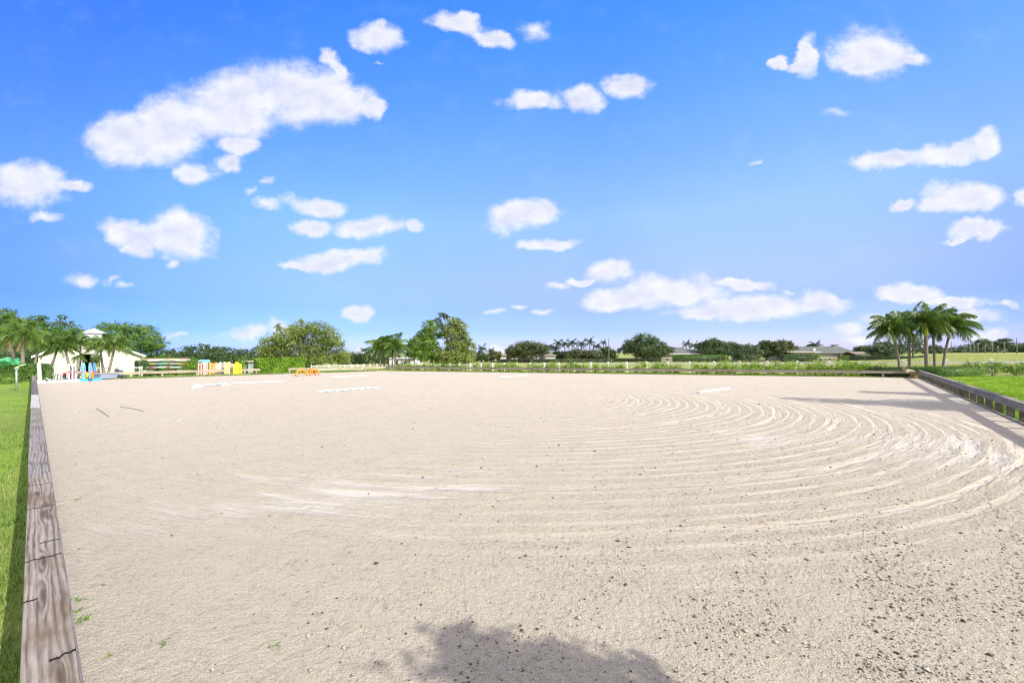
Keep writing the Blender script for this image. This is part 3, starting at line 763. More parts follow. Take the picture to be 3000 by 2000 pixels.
# the far sides
q0, q1 = C1, G(763, 1094.3)
rail_fence('cream far-left rail fence between the white jump posts and the clipped hedge', q0 + NB * 1.5, q1 + NB * .15, (WOODC, WOODC, WOODC), seed=2, side=-1)
q0, q1 = G(846, 1092.3), C2
rail_fence('cream rail fence behind the orange jump blocks', q0 + NB * .05, q1 + NB * .05, (WOODC, WOODC, WOODC), seed=3, side=-1)
rail_fence('long brown rail fence across the far side in front of the shrub row', C2 + NK * .05, C3 + NK * .05, (WOODD, WOODG, WOODG), seed=4, side=-1)
rail_fence('weathered grey rail fence on closely spaced posts at the right lawn', C3 + NR * .06, C0 + NR * .06, (WOODG, WOODG, WOODD), seed=5, side=-1, sp=1.22, ht=.54, postw=.14)

# ================================================================== ground poles and small jumps
WHT = paint('paint_white', (.60, .595, .58), .4, .06, 5, .25); CRM = paint('paint_cream', (.58, .53, .40), .5, .08, 5, .35)
BLU = paint('paint_blue', (.10, .30, .62), .45, .12); SKB = paint('paint_skyblue', (.22, .55, .78), .45, .1); YEL = paint('paint_yellow', (.85, .62, .05), .45, .08)
ORG = paint('paint_orange', (.80, .26, .02), .45, .1); RED = paint('paint_red', (.58, .06, .05), .45, .12); PNK = paint('paint_pink', (.70, .34, .33), .5, .1)
GRN = paint('paint_green', (.10, .38, .22), .45, .15); MAG = paint('paint_magenta', (.52, .08, .22), .5, .15); DKB = paint('paint_navy', (.03, .045, .11), .5, .2)
PYL = paint('paint_paleyellow', (.66, .60, .28), .5, .08); LAV = paint('paint_lavender', (.52, .56, .68), .5, .08); END = paint('pole_end', (.12, .09, .06), .8)
DRK = paint('dark_void', (.02, .02, .02), .9); SLT = paint('slate_blue', (.22, .26, .33), .55, .08, 4, .2); STL = paint('galvanised', (.42, .44, .45), .35, .12, 12, .2, metal=.6)

def pole(label, a, b_, bands, mats, r=.05, name='ground_pole', group=None, n=12, facets=0):
    """round jump pole with painted bands: bands are (fraction, material index)"""
    a = np.asarray(a, float); b_ = np.asarray(b_, float); d = unit(b_ - a)
    fr = [0]
    for f, _ in bands: fr.append(fr[-1] + f)
    fr = np.array(fr) / fr[-1]; mb = MB()
    mb.tube([a + (b_ - a) * f for f in fr], r, n, True, mis=[m for _, m in bands] + [bands[-1][1]])
    o = single(name, label, 'jump pole', (a + b_) / 2, mb, mats, group, math.atan2(d[1], d[0]), smooth=False)
    md = o.modifiers.new('bevel', 'BEVEL'); md.width = .004; md.limit_method = 'ANGLE'; md.angle_limit = R(60)
    return o
def spiral(n, w=1., b_=.55): return [x for i in range(n) for x in ((w, 0), (b_, 1))] + [(w, 0)]
GP = 'jump poles lying on the sand'; RZ = .062
pole('white pole with slanting blue bands lying in front of the middle of the arena', G(932, 1147, RZ), G(1108, 1134.5, RZ), spiral(7, 1, .5), [WHT, paint('faded_blue', (.22, .36, .55), .6, .15)], group=GP)
pole('short white and grey pole pointing away, alone on the right half of the sand', G(2047, 1149, RZ), G(2136, 1137.5, RZ), [(1, 1), (1.6, 0), (.8, 1), (2, 0)], [WHT, LAV], r=.06, group=GP)
pole('plain white pole beside the low blue-ended jump', G(678, 1122.5, RZ), G(837, 1116.5, RZ), [(1, 0), (.02, 1), (1, 0)], [WHT, LAV], group=GP)
pole('thin white pole far off, behind the orange jump blocks to the right', G(973, 1104, RZ), G(1073, 1100.5, RZ), [(1, 0), (.02, 1), (1, 0)], [WHT, LAV], group=GP)
pole('white pole at the far side below the house with the big oak', G(1464, 1104, RZ), G(1543, 1099.5, RZ), [(1, 0)], [WHT], group=GP)
# low jump: a pole on two blue blocks
ga, gb = G(560, 1136, 0), G(666, 1128.5, 0); gd = unit(gb - ga); gn = np.array([-gd[1], gd[0], 0])
pole('white pole with grey marks resting between two blue blocks', ga + gd * .12 + [0, 0, .10], gb - gd * .02 + [0, 0, .13], spiral(5, 1, .35), [WHT, STL], group=GP, r=.045)
for q, lab in ((ga + gd * .25, 'sky blue wedge block under the left end of the low pole'), (gb - gd * .18, 'sky blue wedge block under the right end of the low pole')):
    mb = MB(); a = gd * .17; h = gn * .16
    mb.prism([q - a - h + [0, 0, .012], q + a - h + [0, 0, .012], q + a * .6 - h + [0, 0, .10], q + a * .1 - h + [0, 0, .23], q - a * .25 - h + [0, 0, .23], q - a * .7 - h + [0, 0, .10]], gn * .32)
    t = Thing('pole_block', lab, 'jump block', q, 0, 'blue blocks of the low jump'); t.part('block', mb, paint('faded_skyblue', (.40, .56, .64), .6, .15), bevel=.015)
    fb = MB(); fb.beam(q - gd * .3 + [0, 0, .03], q + gd * .3 + [0, 0, .03], .4, .05); t.part('foot', fb, paint('faded_skyblue', (.40, .56, .64), .6, .15))

# orange arched jump blocks
def arch_block(label, c, d, wd=.86, h=.56, dep=.5):
    n = np.array([-d[1], d[0], 0]); t = Thing('arched_jump_block', label, 'jump block', c, math.atan2(d[1], d[0]), 'orange jump blocks')
    for sgn in (-1, 1):
        mb = MB(); pts = []
        for i in range(9):
            a = math.pi * (i / 8); x = -math.cos(a); z = math.sin(a) ** .62
            pts.append(c + d * x * wd / 2 + n * sgn * dep / 2 + [0, 0, .03 + z * (h - .06)])
        for i in range(8): mb.beam(pts[i], pts[i + 1] + (pts[i + 1] - pts[i]) * .06, .07, .10, up=(d * -math.cos(math.pi * (i + .5) / 8) + np.array([0, 0, math.sin(math.pi * (i + .5) / 8)])))
        t.part('arch', mb, ORG)
    mb = MB(); mb.beam(c - n * dep / 2 + [0, 0, h - .06], c + n * dep / 2 + [0, 0, h - .06], wd * .42, .12); t.part('top_panel', mb, ORG, bevel=.02)
    for sgn in (-1, 1):
        mb = MB(); q = c + d * sgn * wd * .16
        mb.prism([q - n * .16 + [0, 0, .14], q + n * .16 + [0, 0, .14], q + n * .2 + [0, 0, h - .13], q - n * .2 + [0, 0, h - .13]], d * .05); t.part('web', mb, YEL if False else ORG)
    for sgn in (-1, 1):
        for q in (-1, 1):
            mb = MB(); p = c + d * sgn * wd * .47 + n * q * dep / 2; mb.box(p[0] - .06, p[0] + .06, p[1] - .06, p[1] + .06, .012, .05); t.part('foot', mb, DRK)
arch_block('orange arched jump block on the left of the pair', G(884, 1101), unit(G(900, 1100.5) - G(868, 1101.5)))
arch_block('orange arched jump block on the right of the pair', G(916.5, 1099), unit(G(930, 1098.5) - G(902, 1100.)))

# ================================================================== white and blue jump standards by the barn
YS = G(165, 1116)[1]
def standard(label, bot, top, w=.10, group='white jump standards', mat=None, foot=True, lean_y=0., holes=True):
    b = G(bot[0], bot[1]); tp = P(top[0], top[1], b[1] + lean_y)
    t = Thing('jump_standard', label, 'jump standard', b, 0, group); mb = MB()
    mb.beam(b + [0, 0, .06], tp, w, w, up=(0, 1, 0)); t.part('post', mb, mat or WHT, bevel=.006)
    if foot:
        f = MB(); f.box(b[0] - .06, b[0] + .06, b[1] - .42, b[1] + .42, .014, .085); t.part('foot', f, mat or WHT, bevel=.006)
    if holes:
        hs = MB(); ax = (tp - b)
        for q in np.linspace(.35, .9, 7): p = b + ax * q + [0, -w / 2 - .003, 0]; hs.box(p[0] - .014, p[0] + .014, p[1] - .004, p[1] + .003, p[2] - .018, p[2] + .018)
        t.part('pin_track', hs, STL)
    return t
ST = [((112.5, 1118), (110, 1063.5), 'white jump standard nearest the left rail corner'), ((116, 1116.5), (114.2, 1064.5), 'white jump standard close behind the one at the left rail corner'),
      ((120.3, 1116), (117.5, 1066), 'white jump standard touching the left pair, slightly shorter'), ((124.6, 1113), (125.5, 1064), 'slim white jump standard with a grey edge, just left of the fallen planks'),
      ((159, 1114), (160, 1075), 'short white jump standard, first to the right of the fallen planks'), ((163.2, 1114.5), (169.5, 1064), 'white jump standard leaning right beside a short one'),
      ((172, 1114.5), (178.3, 1063.5), 'white jump standard leaning right at the red panel\'s left edge'), ((180, 1114), (181.7, 1066), 'upright white jump standard over the left part of the red panel'),
      ((195.8, 1114), (199, 1066), 'white jump standard in front of the red panel\'s middle, leaning a little'), ((201.5, 1114), (202.5, 1065.5), 'broad white jump standard in front of the red panel\'s middle'),
      ((212, 1114), (212.5, 1064.5), 'white jump standard by the red panel\'s right end'), ((217, 1113.5), (217, 1074), 'shorter lavender tinted jump standard at the red panel\'s right end'), ((221.7, 1114), (221, 1064.5), 'white jump standard closest to the blue wings')]
for i, (b_, tp, lab) in enumerate(ST):
    standard(lab, b_, tp, w=.085 if i in (1, 9) else .065, mat=LAV if i == 11 else WHT)
def plank(label, a, b_, w, h, mat, name='white_plank', cat='plank', group=None, up=(0, 0, 1)):
    mb = MB(); mb.beam(a, b_, w, h, up); d = unit(np.asarray(b_) - np.asarray(a))
    return single(name, label, cat, (np.asarray(a) + np.asarray(b_)) / 2, mb, [mat], group, math.atan2(d[1], d[0]), bevel=.005)
plank('long white plank on the sand along the feet of the white jump standards', G(101, 1120.5, .07), G(236, 1114.6, .07), .08, .12, WHT, group='white planks by the jump standards')
plank('white plank fallen in front of the standards, pointing to the viewer', G(131, 1104, .25), G(152, 1119, .05), .11, .05, WHT, group='white planks by the jump standards')
plank('white plank propped up behind the fallen one', G(127, 1106, .2), P(137, 1097.5, YS + .6), .10, .05, WHT, group='white planks by the jump standards')
plank('white plank lying flat right of the fallen one', G(136, 1109, .12), G(172, 1117, .05), .11, .05, WHT, group='white planks by the jump standards')
# red filler panel behind the white posts
a, b_ = P(181, 1113.5, YS + 1.1), P(214, 1112.5, YS + 1.1); a[2] = b_[2] = .014; d = unit(b_ - a)
t = Thing('filler_panel', 'red jump filler panel with a dark blue lower half behind the white standards', 'jump filler', (a + b_) / 2, math.atan2(d[1], d[0]))
mb = MB(); mb.beam(a + [0, 0, .44], b_ + [0, 0, .44], .07, .2); t.part('upper_board', mb, RED)
mb = MB(); mb.beam(a + [0, 0, .17], a * .45 + b_ * .55 + [0, 0, .17], .064, .34); t.part('lower_board', mb, DKB); 
mb = MB(); mb.beam(a * .44 + b_ * .56 + [0, 0, .17], b_ + [0, 0, .17], .066, .34); t.part('side_board', mb, RED)
mb = MB()
for q in range(6):
    x = a + (b_ - a) * (.08 + .075 * q); mb.beam(x + [0, -.04, .05 + .05 * (q % 3)], x + d * .12 + [0, -.04, .14 + .05 * ((q + 1) % 3)], .012, .03)
t.part('white_scribble', mb, WHT)
pole('red and white pole hung level across the jump standards', P(200, 1090, YS + .35), P(284, 1089.3, YS - 1.0), spiral(4, 1, 1), [RED, WHT], r=.045, name='jump_pole', group=None)
# blue oval wings
def oval_wing(label, px, top, bot, wpx, mat):
    b = G(px, bot); k = b[1] / FPX; h = (bot - top) * k; w_ = wpx * k
    t = Thing('oval_wing', label, 'jump standard', b, 0, 'blue oval jump wings'); mb = MB(); N_ = 16
    pts = []
    for i in range(N_ + 1):
        a = 2 * math.pi * i / N_; pts.append(b + [math.sin(a) * w_ * .5, .0, h * .62 - math.cos(a) * h * .38])
    for i in range(N_): mb.tube([pts[i], pts[i + 1]], .028, 6)
    t.part('oval_frame', mb, mat, smooth=True)
    mb = MB(); mb.beam(b + [-w_ * .08, .0, .05], b + [-w_ * .08, .0, h * .985], w_ * .42, .08, up=(0, 1, 0)); t.part('post', mb, mat, bevel=.01)
    mb = MB()
    for q in (-.1, .12, .3): mb.beam(b + [w_ * q, .02, h * (.3 + abs(q) * .2)], b + [w_ * q, .02, h * (.94 - abs(q) * .3)], .02, .02, up=(0, 1, 0))
    t.part('slat', mb, BLU)
    mb = MB(); mb.box(b[0] - .09, b[0] + .09, b[1] - .4, b[1] + .4, .014, .09); t.part('foot', mb, mat)
oval_wing('pale blue oval wing standing on the left of the three', 245, 1062.3, 1112.5, 9.5, SKB)
oval_wing('grey blue oval wing standing in the middle of the three', 264, 1062.5, 1112, 8, paint('paint_greyblue', (.22, .42, .58), .5))
oval_wing('deep blue oval wing standing on the right of the three', 277, 1062.3, 1111.5, 7.5, BLU)
plank('low teal blue plank on edge at the feet of the oval wings', G(234, 1113.5, .10), G(298, 1110.5, .10), .05, .2, paint('paint_teal', (.06, .32, .5), .5, .2), name='blue_plank')
def tilt_board(label, pts, mat, Y):
    q = [P(x, y, Y) for x, y in pts]; mb = MB(); mb.prism(q, (0, .06, 0)); single('tilted_board', label, 'board', q[0], mb, [mat], 'tilted coloured boards between the blue wings', bevel=.005)
tilt_board('yellow board tilted between the left and middle blue wings', [(246.5, 1108), (252.5, 1109), (259, 1091.5), (252, 1090)], YEL, YS - .3)
tilt_board('orange board tilted between the middle and right blue wings', [(264.5, 1108), (271.5, 1108.3), (275.5, 1089.5), (269, 1088.6)], ORG, YS - .5)
# slate chest
a, b_ = G(294.5, 1112), G(347, 1109.3); d = unit(b_ - a); n = np.array([-d[1], d[0], 0]); h = 16.3 * a[1] / FPX
t = Thing('storage_chest', 'long slate blue chest standing on the sand near the barn', 'chest', (a + b_) / 2, math.atan2(d[1], d[0]))
mb = MB(); mb.beam(a + n * .35 + [0, 0, .05 + h * .45], b_ + n * .35 + [0, 0, .05 + h * .45], .68, h * .86); t.part('body', mb, SLT, bevel=.01)
mb = MB(); mb.beam(a - d * .04 + n * .35 + [0, 0, h * .92 + .03], b_ + d * .04 + n * .35 + [0, 0, h * .92 + .03], .76, h * .07); t.part('lid', mb, SLT, bevel=.01)
mb = MB(); mb.beam(a + d * .35 + n * .3 + [0, 0, .03], b_ - d * .35 + n * .3 + [0, 0, .03], .3, .05); t.part('foot', mb, DRK)
# dark hand cart
b = G(358, 1109.5); k_ = b[1] / FPX
t = Thing('hand_cart', 'small black hand cart tipped over beside the slate chest', 'cart', b)
for q in (0, .5): mb = MB(); mb.tube([P(346.5, 1096.5, b[1] + q), P(352, 1104, b[1] + q), P(354, 1108.5, b[1] + q)], .03, 6); t.part('handle', mb, DRK)
mb = MB(); mb.beam(P(351, 1103, b[1] + .25), P(367, 1100.5, b[1] + .25), .5, .05); t.part('tray', mb, paint('rubber', (.04, .04, .04), .7))
for q in (0, .5):
    mb = MB(); cc = P(363.5, 1105.5, b[1] + q); pts = [cc + [.17 * math.cos(a), 0, .17 * math.sin(a)] for a in np.linspace(0, 6.283, 15)]
    for i in range(14): mb.tube([pts[i], pts[i + 1]], .025, 6)
    for a in np.linspace(0, 3.14, 4)[:3]: mb.tube([cc - [.16 * math.cos(a), 0, .16 * math.sin(a)], cc + [.16 * math.cos(a), 0, .16 * math.sin(a)]], .01, 5)
    t.part('wheel', mb, DRK)

# ================================================================== the stable
STU = paint('stucco_cream', (.50, .475, .42), .9, .05, 3, .12, bump=.25); TRIM = paint('trim_white', (.60, .60, .595), .5, .04, 3, .1)
SHG = paint('shingle_pale', (.40, .42, .45), .8, .12, 7, .3, bump=.4); DOORG = paint('stable_floor', (.2, .18, .15), .9)
bd = np.array([math.sin(R(48)), math.cos(R(48)), 0]); bn = np.array([-bd[1], bd[0], 0])
uL, _ = ray(95, 1045); uR, _ = ray(425, 1045); Y0 = 60.
B0 = np.array([uL * Y0, Y0, 0]); WB = (uR - uL) * Y0 / (bd[0] - uR * bd[1])
def bs(px):
    u, _ = ray(px, 1040); return (u * B0[1] - B0[0]) / (bd[0] - u * bd[1])
def bz(py, s): 
    q = B0 + bd * s; u, v = ray(1500 + q[0] / q[1] * FPX, py); return H - v * q[1]
zgr = float(zg(*(B0 + bd * WB / 2)[:2])) - .05
ze = bz(1045.5, 0); za = bz(987.5, WB / 2); OV = .55; DEP = 16.
def rz_(s): return ze + (za - ze) * (1 - abs(s - WB / 2) / (WB / 2))
def bp_(s, d, z): return B0 + bd * s + bn * d + np.array([0, 0, z])
s1, s2 = bs(236.5), bs(297.5); zd = bz(1036.5, (s1 + s2) / 2); zsh = zd - .2
t = Thing('stable', 'cream stucco stable with a white gable roof, roof lantern and an open middle aisle', 'stable', bp_(WB / 2, 0, zgr), math.atan2(bd[1], bd[0]))
mb = MB()
for dep in (0, DEP - .25):
    th = bn * .25
    mb.prism([bp_(OV, dep, zgr), bp_(s1, dep, zgr), bp_(s1, dep, rz_(s1) - .06), bp_(OV, dep, rz_(OV) - .06)], th)
    mb.prism([bp_(s2, dep, zgr), bp_(WB - OV, dep, zgr), bp_(WB - OV, dep, rz_(WB - OV) - .06), bp_(s2, dep, rz_(s2) - .06)], th)
    arc = [bp_(s2 + (s1 - s2) * f, dep, zsh + (zd - zsh) * math.sin(math.pi * f) ** .45) for f in np.linspace(0, 1, 13)]
    mb.prism([bp_(s1, dep, rz_(s1) - .06), ] + arc[::-1] + [bp_(s2, dep, rz_(s2) - .06), bp_(WB / 2, dep, za - .06)], th)
for s in (OV, WB - OV - .25): mb.prism([bp_(s, .25, zgr), bp_(s + .25, .25, zgr), bp_(s + .25, DEP - .25, zgr), bp_(s, DEP - .25, zgr)], (0, 0, rz_(OV) - .08 - zgr))
t.part('wall', mb, STU)
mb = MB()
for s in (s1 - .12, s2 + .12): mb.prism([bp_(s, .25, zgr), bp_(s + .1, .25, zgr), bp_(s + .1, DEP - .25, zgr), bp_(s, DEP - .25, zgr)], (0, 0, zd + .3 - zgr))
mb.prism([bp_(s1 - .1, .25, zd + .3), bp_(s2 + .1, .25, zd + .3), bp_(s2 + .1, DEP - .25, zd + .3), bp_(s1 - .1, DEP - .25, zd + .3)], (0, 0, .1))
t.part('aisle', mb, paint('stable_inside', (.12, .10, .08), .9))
mb = MB()
for a, b_ in ((0, WB / 2), (WB / 2, WB)):
    mb.prism([bp_(a, -.55, rz_(a)), bp_(b_, -.55, rz_(b_)), bp_(b_, DEP + .5, rz_(b_)), bp_(a, DEP + .5, rz_(a))], (0, 0, .14))
rf = t.part('roof', mb, SHG)
mb = MB()
for a, b_ in ((-.06, WB / 2), (WB / 2, WB + .06)):
    mb.prism([bp_(a, -.60, rz_(a) - .14), bp_(b_, -.60, rz_(b_) - .14), bp_(b_, -.60, rz_(b_) + .17), bp_(a, -.60, rz_(a) + .17)], bn * .045)
t.part('fascia', mb, TRIM, parent=rf)
sc = bs(268.5) ; dc = 3.2; sc = WB / 2 + .02; wc = .95
zt = bz(979, WB / 2) + .25; zap = bz(965, WB / 2) + .35
mb = MB(); mb.prism([bp_(sc - wc, dc - wc, za - .5), bp_(sc + wc, dc - wc, za - .5), bp_(sc + wc, dc + wc, za - .5), bp_(sc - wc, dc + wc, za - .5)], (0, 0, zt - za + .5)); lan = t.part('lantern', mb, TRIM)
mb = MB(); e = wc + .42; base = [bp_(sc - e, dc - e, zt), bp_(sc + e, dc - e, zt), bp_(sc + e, dc + e, zt), bp_(sc - e, dc + e, zt)]
mb.prism(base, (0, 0, .12)); top = bp_(sc, dc, zap); mb.add([q + [0, 0, .121] for q in base] + [top], [(0, 1, 4), (1, 2, 4), (2, 3, 4), (3, 0, 4)]); t.part('lantern_roof', mb, SHG, parent=lan)
mb = MB()
for s in (s1, s2 - .16): mb.prism([bp_(s, -.03, zgr), bp_(s + .16, -.03, zgr), bp_(s + .16, -.03, zsh), bp_(s, -.03, zsh)], -bn * .05)
t.part('door_trim', mb, TRIM)
# small things along the stable wall
def boxthing(name, label, cat, px0, px1, y0, y1, Y, mat, dep=.5, extra=None, group=None, ground=True):
    a = P(px0, y1, Y); b_ = P(px1, y0, Y); z0 = float(zg((a[0] + b_[0]) / 2, Y)) if ground else a[2]
    t = Thing(name, label, cat, ((a[0] + b_[0]) / 2, Y, z0)); mb = MB(); mb.box(a[0], b_[0], Y, Y + dep, z0, b_[2]); t.part('body', mb, mat, bevel=.02)
    if extra: extra(t, a, b_, z0, Y)
    return t
def ac_extra(t, a, b_, z0, Y):
    mb = MB(); cx = (a[0] * .6 + b_[0] * .4); cz = b_[2] - .42
    for r_ in (.30, .2, .1):
        pts = [np.array([cx + r_ * math.cos(q), Y - .012, cz + r_ * .8 * math.sin(q)]) for q in np.linspace(0, 6.283, 13)]
        for i in range(12): mb.tube([pts[i], pts[i + 1]], .03, 5)
    t.part('fan_guard', mb, DRK)
boxthing('cooling_unit', 'white cooling unit with a dark round fan guard against the stable wall', 'cooling unit', 336, 351, 1077, 1094, 56.5, WHT, .6, ac_extra)
b = P(353, 1094, 52); zz0 = float(zg(b[0], 52)); mb = MB(); mb.tube([[b[0], 52, zz0], [b[0], 52, zz0 + .12], [b[0], 52, zz0 + .95]], [.2, .22, .24], 14)
t = Thing('feed_drum', 'navy blue drum under the white fence in front of the stable', 'drum', (b[0], 52, zz0)); t.part('drum', mb, paint('drum_blue', (.06, .09, .25), .4)); 
mb = MB(); mb.tube([[b[0], 52, zz0 + .952], [b[0], 52, zz0 + 1.0]], .26, 14); t.part('lid', mb, DRK)

def board_fence(label, pts, mats, rails, postw=.12, post_h=None, railh=.14, cap=True, group=None, name='board_fence', thin=()):
    """posts at given ground points (x, y, z, height) with horizontal rails measured down from the post top"""
    t = Thing(name, label, 'fence', pts[0][:3], 0, group)
    for i, (x, y, z, h) in enumerate(pts):
        mb = MB(); p = np.array([x, y, z]); q = np.array(pts[min(i + 1, len(pts) - 1)][:3]) - np.array(pts[max(i - 1, 0)][:3]); q[2] = 0; d = unit(q)
        mb.frame(p + [0, 0, h / 2 - .1], d, np.array([-d[1], d[0], 0]), np.array([0, 0, 1.]), postw, postw, h + .2)
        po = t.part('post', mb, mats)
        if cap:
            cb = MB(); e = postw * .62; z1 = z + h
            cb.add([p + [0, 0, h + .0] + d * a * e + np.array([-d[1], d[0], 0]) * b_ * e for a, b_ in ((-1, -1), (1, -1), (1, 1), (-1, 1))] + [p + [0, 0, h + .045] + d * a * e + np.array([-d[1], d[0], 0]) * b_ * e for a, b_ in ((-1, -1), (1, -1), (1, 1), (-1, 1))] + [p + [0, 0, h + .1]],
                   [(3, 2, 1, 0), (0, 1, 5, 4), (1, 2, 6, 5), (2, 3, 7, 6), (3, 0, 4, 7), (4, 5, 8), (5, 6, 8), (6, 7, 8), (7, 4, 8)]); t.part('post_cap', cb, mats, parent=po)
    for r in rails:
        th = r in thin
        for i in range(len(pts) - 1):
            a = np.array(pts[i][:3]) + [0, 0, pts[i][3] - r]; b_ = np.array(pts[i + 1][:3]) + [0, 0, pts[i + 1][3] - r]
            mb = MB(); mb.beam(a, b_, .02 if th else .045, .025 if th else railh); t.part('wire' if th else 'rail', mb, mats)
    return t
def fpost(px, Y, ytop):
    p = PZ(px, Y); tp = P(px, ytop, Y); return (p[0], p[1], p[2], max(.4, tp[2] - p[2]))
board_fence('white two-rail fence along the front of the stable', [fpost(x, 50 + (x - 100) * .012, 1075.3 - (x - 100) * .0035) for x in (99, 128, 156, 186, 216, 236)], TRIM, (.1, .72), railh=.12)
board_fence('white two-rail fence from the aisle to the end posts at the stable\'s right corner', [fpost(x, 51.5 + (x - 298) * .012, 1074.3) for x in (299, 328, 356, 384, 409, 415.5)], TRIM, (.1, .72), railh=.12)
board_fence('short white two-rail fence seen through the stable aisle', [fpost(x, 82, 1077) for x in (268, 282, 296)], TRIM, (.1, .6), railh=.2)

# ================================================================== pole rack and painted wings beyond the far-left rail
YR = 38.6
t = Thing('pole_rack', 'dark brown timber rack holding four tiers of jump poles', 'rack', PZ(487, YR))
BRN = paint('rack_brown', (.10, .055, .035), .85)
for x in (461, 515):
    mb = MB(); p = PZ(x, YR + .3); mb.box(p[0] - .07, p[0] + .07, p[1] - .05, p[1] + .09, p[2] - .1, P(x, 1050.5, YR + .3)[2]); up = t.part('upright', mb, BRN)
    for y in (1058, 1068.2, 1079, 1092.5):
        z = P(x, y, YR)[2]; mb = MB(); mb.box(p[0] - .05, p[0] + .05, p[1] - .75, p[1] + .02, z - .1, z - .01); t.part('arm', mb, BRN, parent=up)
RG = 'painted poles on the rack'
def rpole(label, x0, x1, y, dY, bands, mats, r=.05): 
    a = P(x0, y, YR + dY); b_ = P(x1, y - (x1 - x0) * .004, YR + dY + .25); pole(label, a, b_, bands, mats, r, 'racked_pole', RG, 10)
rpole('white and pink pole lying highest on the rack\'s top tier', 436, 553, 1051.3, .0, [(1, 1), (1, 2), (1, 1), (1, 2), (1.3, 1)], [WHT, PNK, PYL])
rpole('white pole at the front of the rack\'s top tier', 431, 556, 1054.3, -.42, [(1, 0), (.5, 1), (1, 0)], [WHT, CRM], .055)
rpole('thin grey white pole tucked under the rack\'s top tier', 433, 546, 1057.2, -.1, [(1, 0), (1.5, 1), (1, 0)], [WHT, STL], .04)
rpole('yellow, blue and orange banded pole on the rack\'s second tier', 438, 552, 1065.2, -.35, [(1, 0), (1, 1), (1.6, 2), (1, 0), (.9, 3)], [PYL, SKB, WHT, ORG])
rpole('dark blue pole behind the banded one on the second tier', 460, 540, 1067, .0, [(1, 0), (1, 1)], [DKB, SKB])
rpole('magenta, white and green banded pole on the rack\'s third tier', 429, 549, 1076.6, -.35, [(.4, 3), (.8, 0), (.35, 1), (1.4, 2), (.4, 1), (.8, 0), (.3, 1), (1.3, 2), (.3, 1), (1, 0)], [MAG, WHT, paint('paint_mint', (.45, .68, .55), .5), STL])
rpole('pale green pole behind the magenta one on the third tier', 462, 536, 1074.2, .05, [(1, 0)], [paint('paint_sage', (.42, .55, .45), .5)])
rpole('cream pole at the front of the rack\'s bottom tier', 423, 545, 1089, -.4, [(1, 0), (.03, 1), (1, 0)], [CRM, WHT], .06)
rpole('yellowed cream pole under the front one on the bottom tier', 424, 541, 1091, -.2, [(1, 0)], [PYL], .055)
rpole('short white pole lying on the bottom tier\'s back edge', 420, 446, 1086.2, .1, [(1, 0)], [WHT], .05)
rpole('white pole end sticking out on the bottom tier\'s right', 518, 534, 1084.6, .0, [(1, 0)], [WHT], .045)
# striped wall panel
def wing(label, x0, x1, t0, t1, ybase, Y, mat, npk, mat2=None, group='painted picket wings', apex=None, rails=(.2, .62)):
    """picket wing: pickets under a sloping top rail"""
    a = P(x0, ybase, Y); b_ = P(x1, ybase, Y); z0 = float(zg((a[0] + b_[0]) / 2, Y)); a[2] = b_[2] = z0
    za_, zb_ = P(x0, t0, Y)[2], P(x1, t1, Y)[2]
    t = Thing('picket_wing', label, 'jump wing', (a + b_) / 2, 0, group); d = unit(b_ - a)
    for q, zt_ in ((a, za_), (b_, zb_)):
        mb = MB(); mb.box(q[0] - .045, q[0] + .045, Y - .04, Y + .04, z0, zt_ + .03); t.part('side_post', mb, mat, bevel=.005)
    mb = MB(); mb.beam(a * [1, 1, 0] + [0, -.005, za_ - .03], b_ * [1, 1, 0] + [0, -.005, zb_ - .03], .06, .075); t.part('top_rail', mb, mat)
    for f in rails:
        mb = MB(); mb.box(a[0], b_[0], Y + .0, Y + .045, z0 + f * (min(za_, zb_) - z0) - .04, z0 + f * (min(za_, zb_) - z0) + .04); t.part('cross_rail', mb, mat)
    for i in range(npk):
        f = (i + 1) / (npk + 1); x = a[0] + (b_[0] - a[0]) * f; zt_ = za_ + (zb_ - za_) * f - .07
        mb = MB(); mb.box(x - .038, x + .038, Y - .03, Y - .004, z0 + .02, zt_); t.part('picket', mb, mat2 if mat2 and i % 2 == 0 else mat)
    mb = MB()
    for q in (a, b_): mb.box(q[0] - .05, q[0] + .05, Y - .3, Y + .3, z0, z0 + .07)
    t.part('foot', mb, mat); return t
YW = 38.2
wing('red and white striped picket wing, leftmost, its top sloping up to the right', 582, 601.5, 1066, 1061, 1099, YW, WHT, 4, RED)
wing('pale pink and cream picket wing right of the red striped one', 602, 612.5, 1061.5, 1060.5, 1099, YW + .1, CRM, 2, PNK)
wing('orange picket wing whose top slopes down to the right', 613, 630, 1061, 1066.5, 1099, YW + .1, paint('paint_amber', (.85, .42, .05), .5), 3, CRM)
wing('orange picket wing standing behind, its top sloping up to the right', 617, 634, 1066, 1061, 1099, YW + .9, ORG, 3, CRM)
wing('white picket wing whose top slopes up to the right, beside the orange ones', 633.5, 646.5, 1066, 1060.5, 1099, YW + .1, WHT, 3)
wing('white and pink picket wing sloping up, third from the orange ones', 646.5, 658, 1065, 1060.3, 1099, YW + .5, WHT, 2, PNK)
wing('cream wing with narrow yellow pickets, highest at its right post', 659.5, 672, 1061.5, 1060.2, 1099, YW + .0, PYL, 3, CRM)
wing('white picket wing whose top slopes down to the right', 673, 684, 1061.5, 1067, 1099, YW + .2, WHT, 2)
wing('yellow picket wing, left of the two bright yellow ones', 685.5, 697, 1066.5, 1061, 1099, YW - .1, YEL, 3)
wing('tall yellow picket wing, right of the two, sloping down to the right', 691, 706.5, 1060, 1067, 1099, YW + .35, YEL, 4)
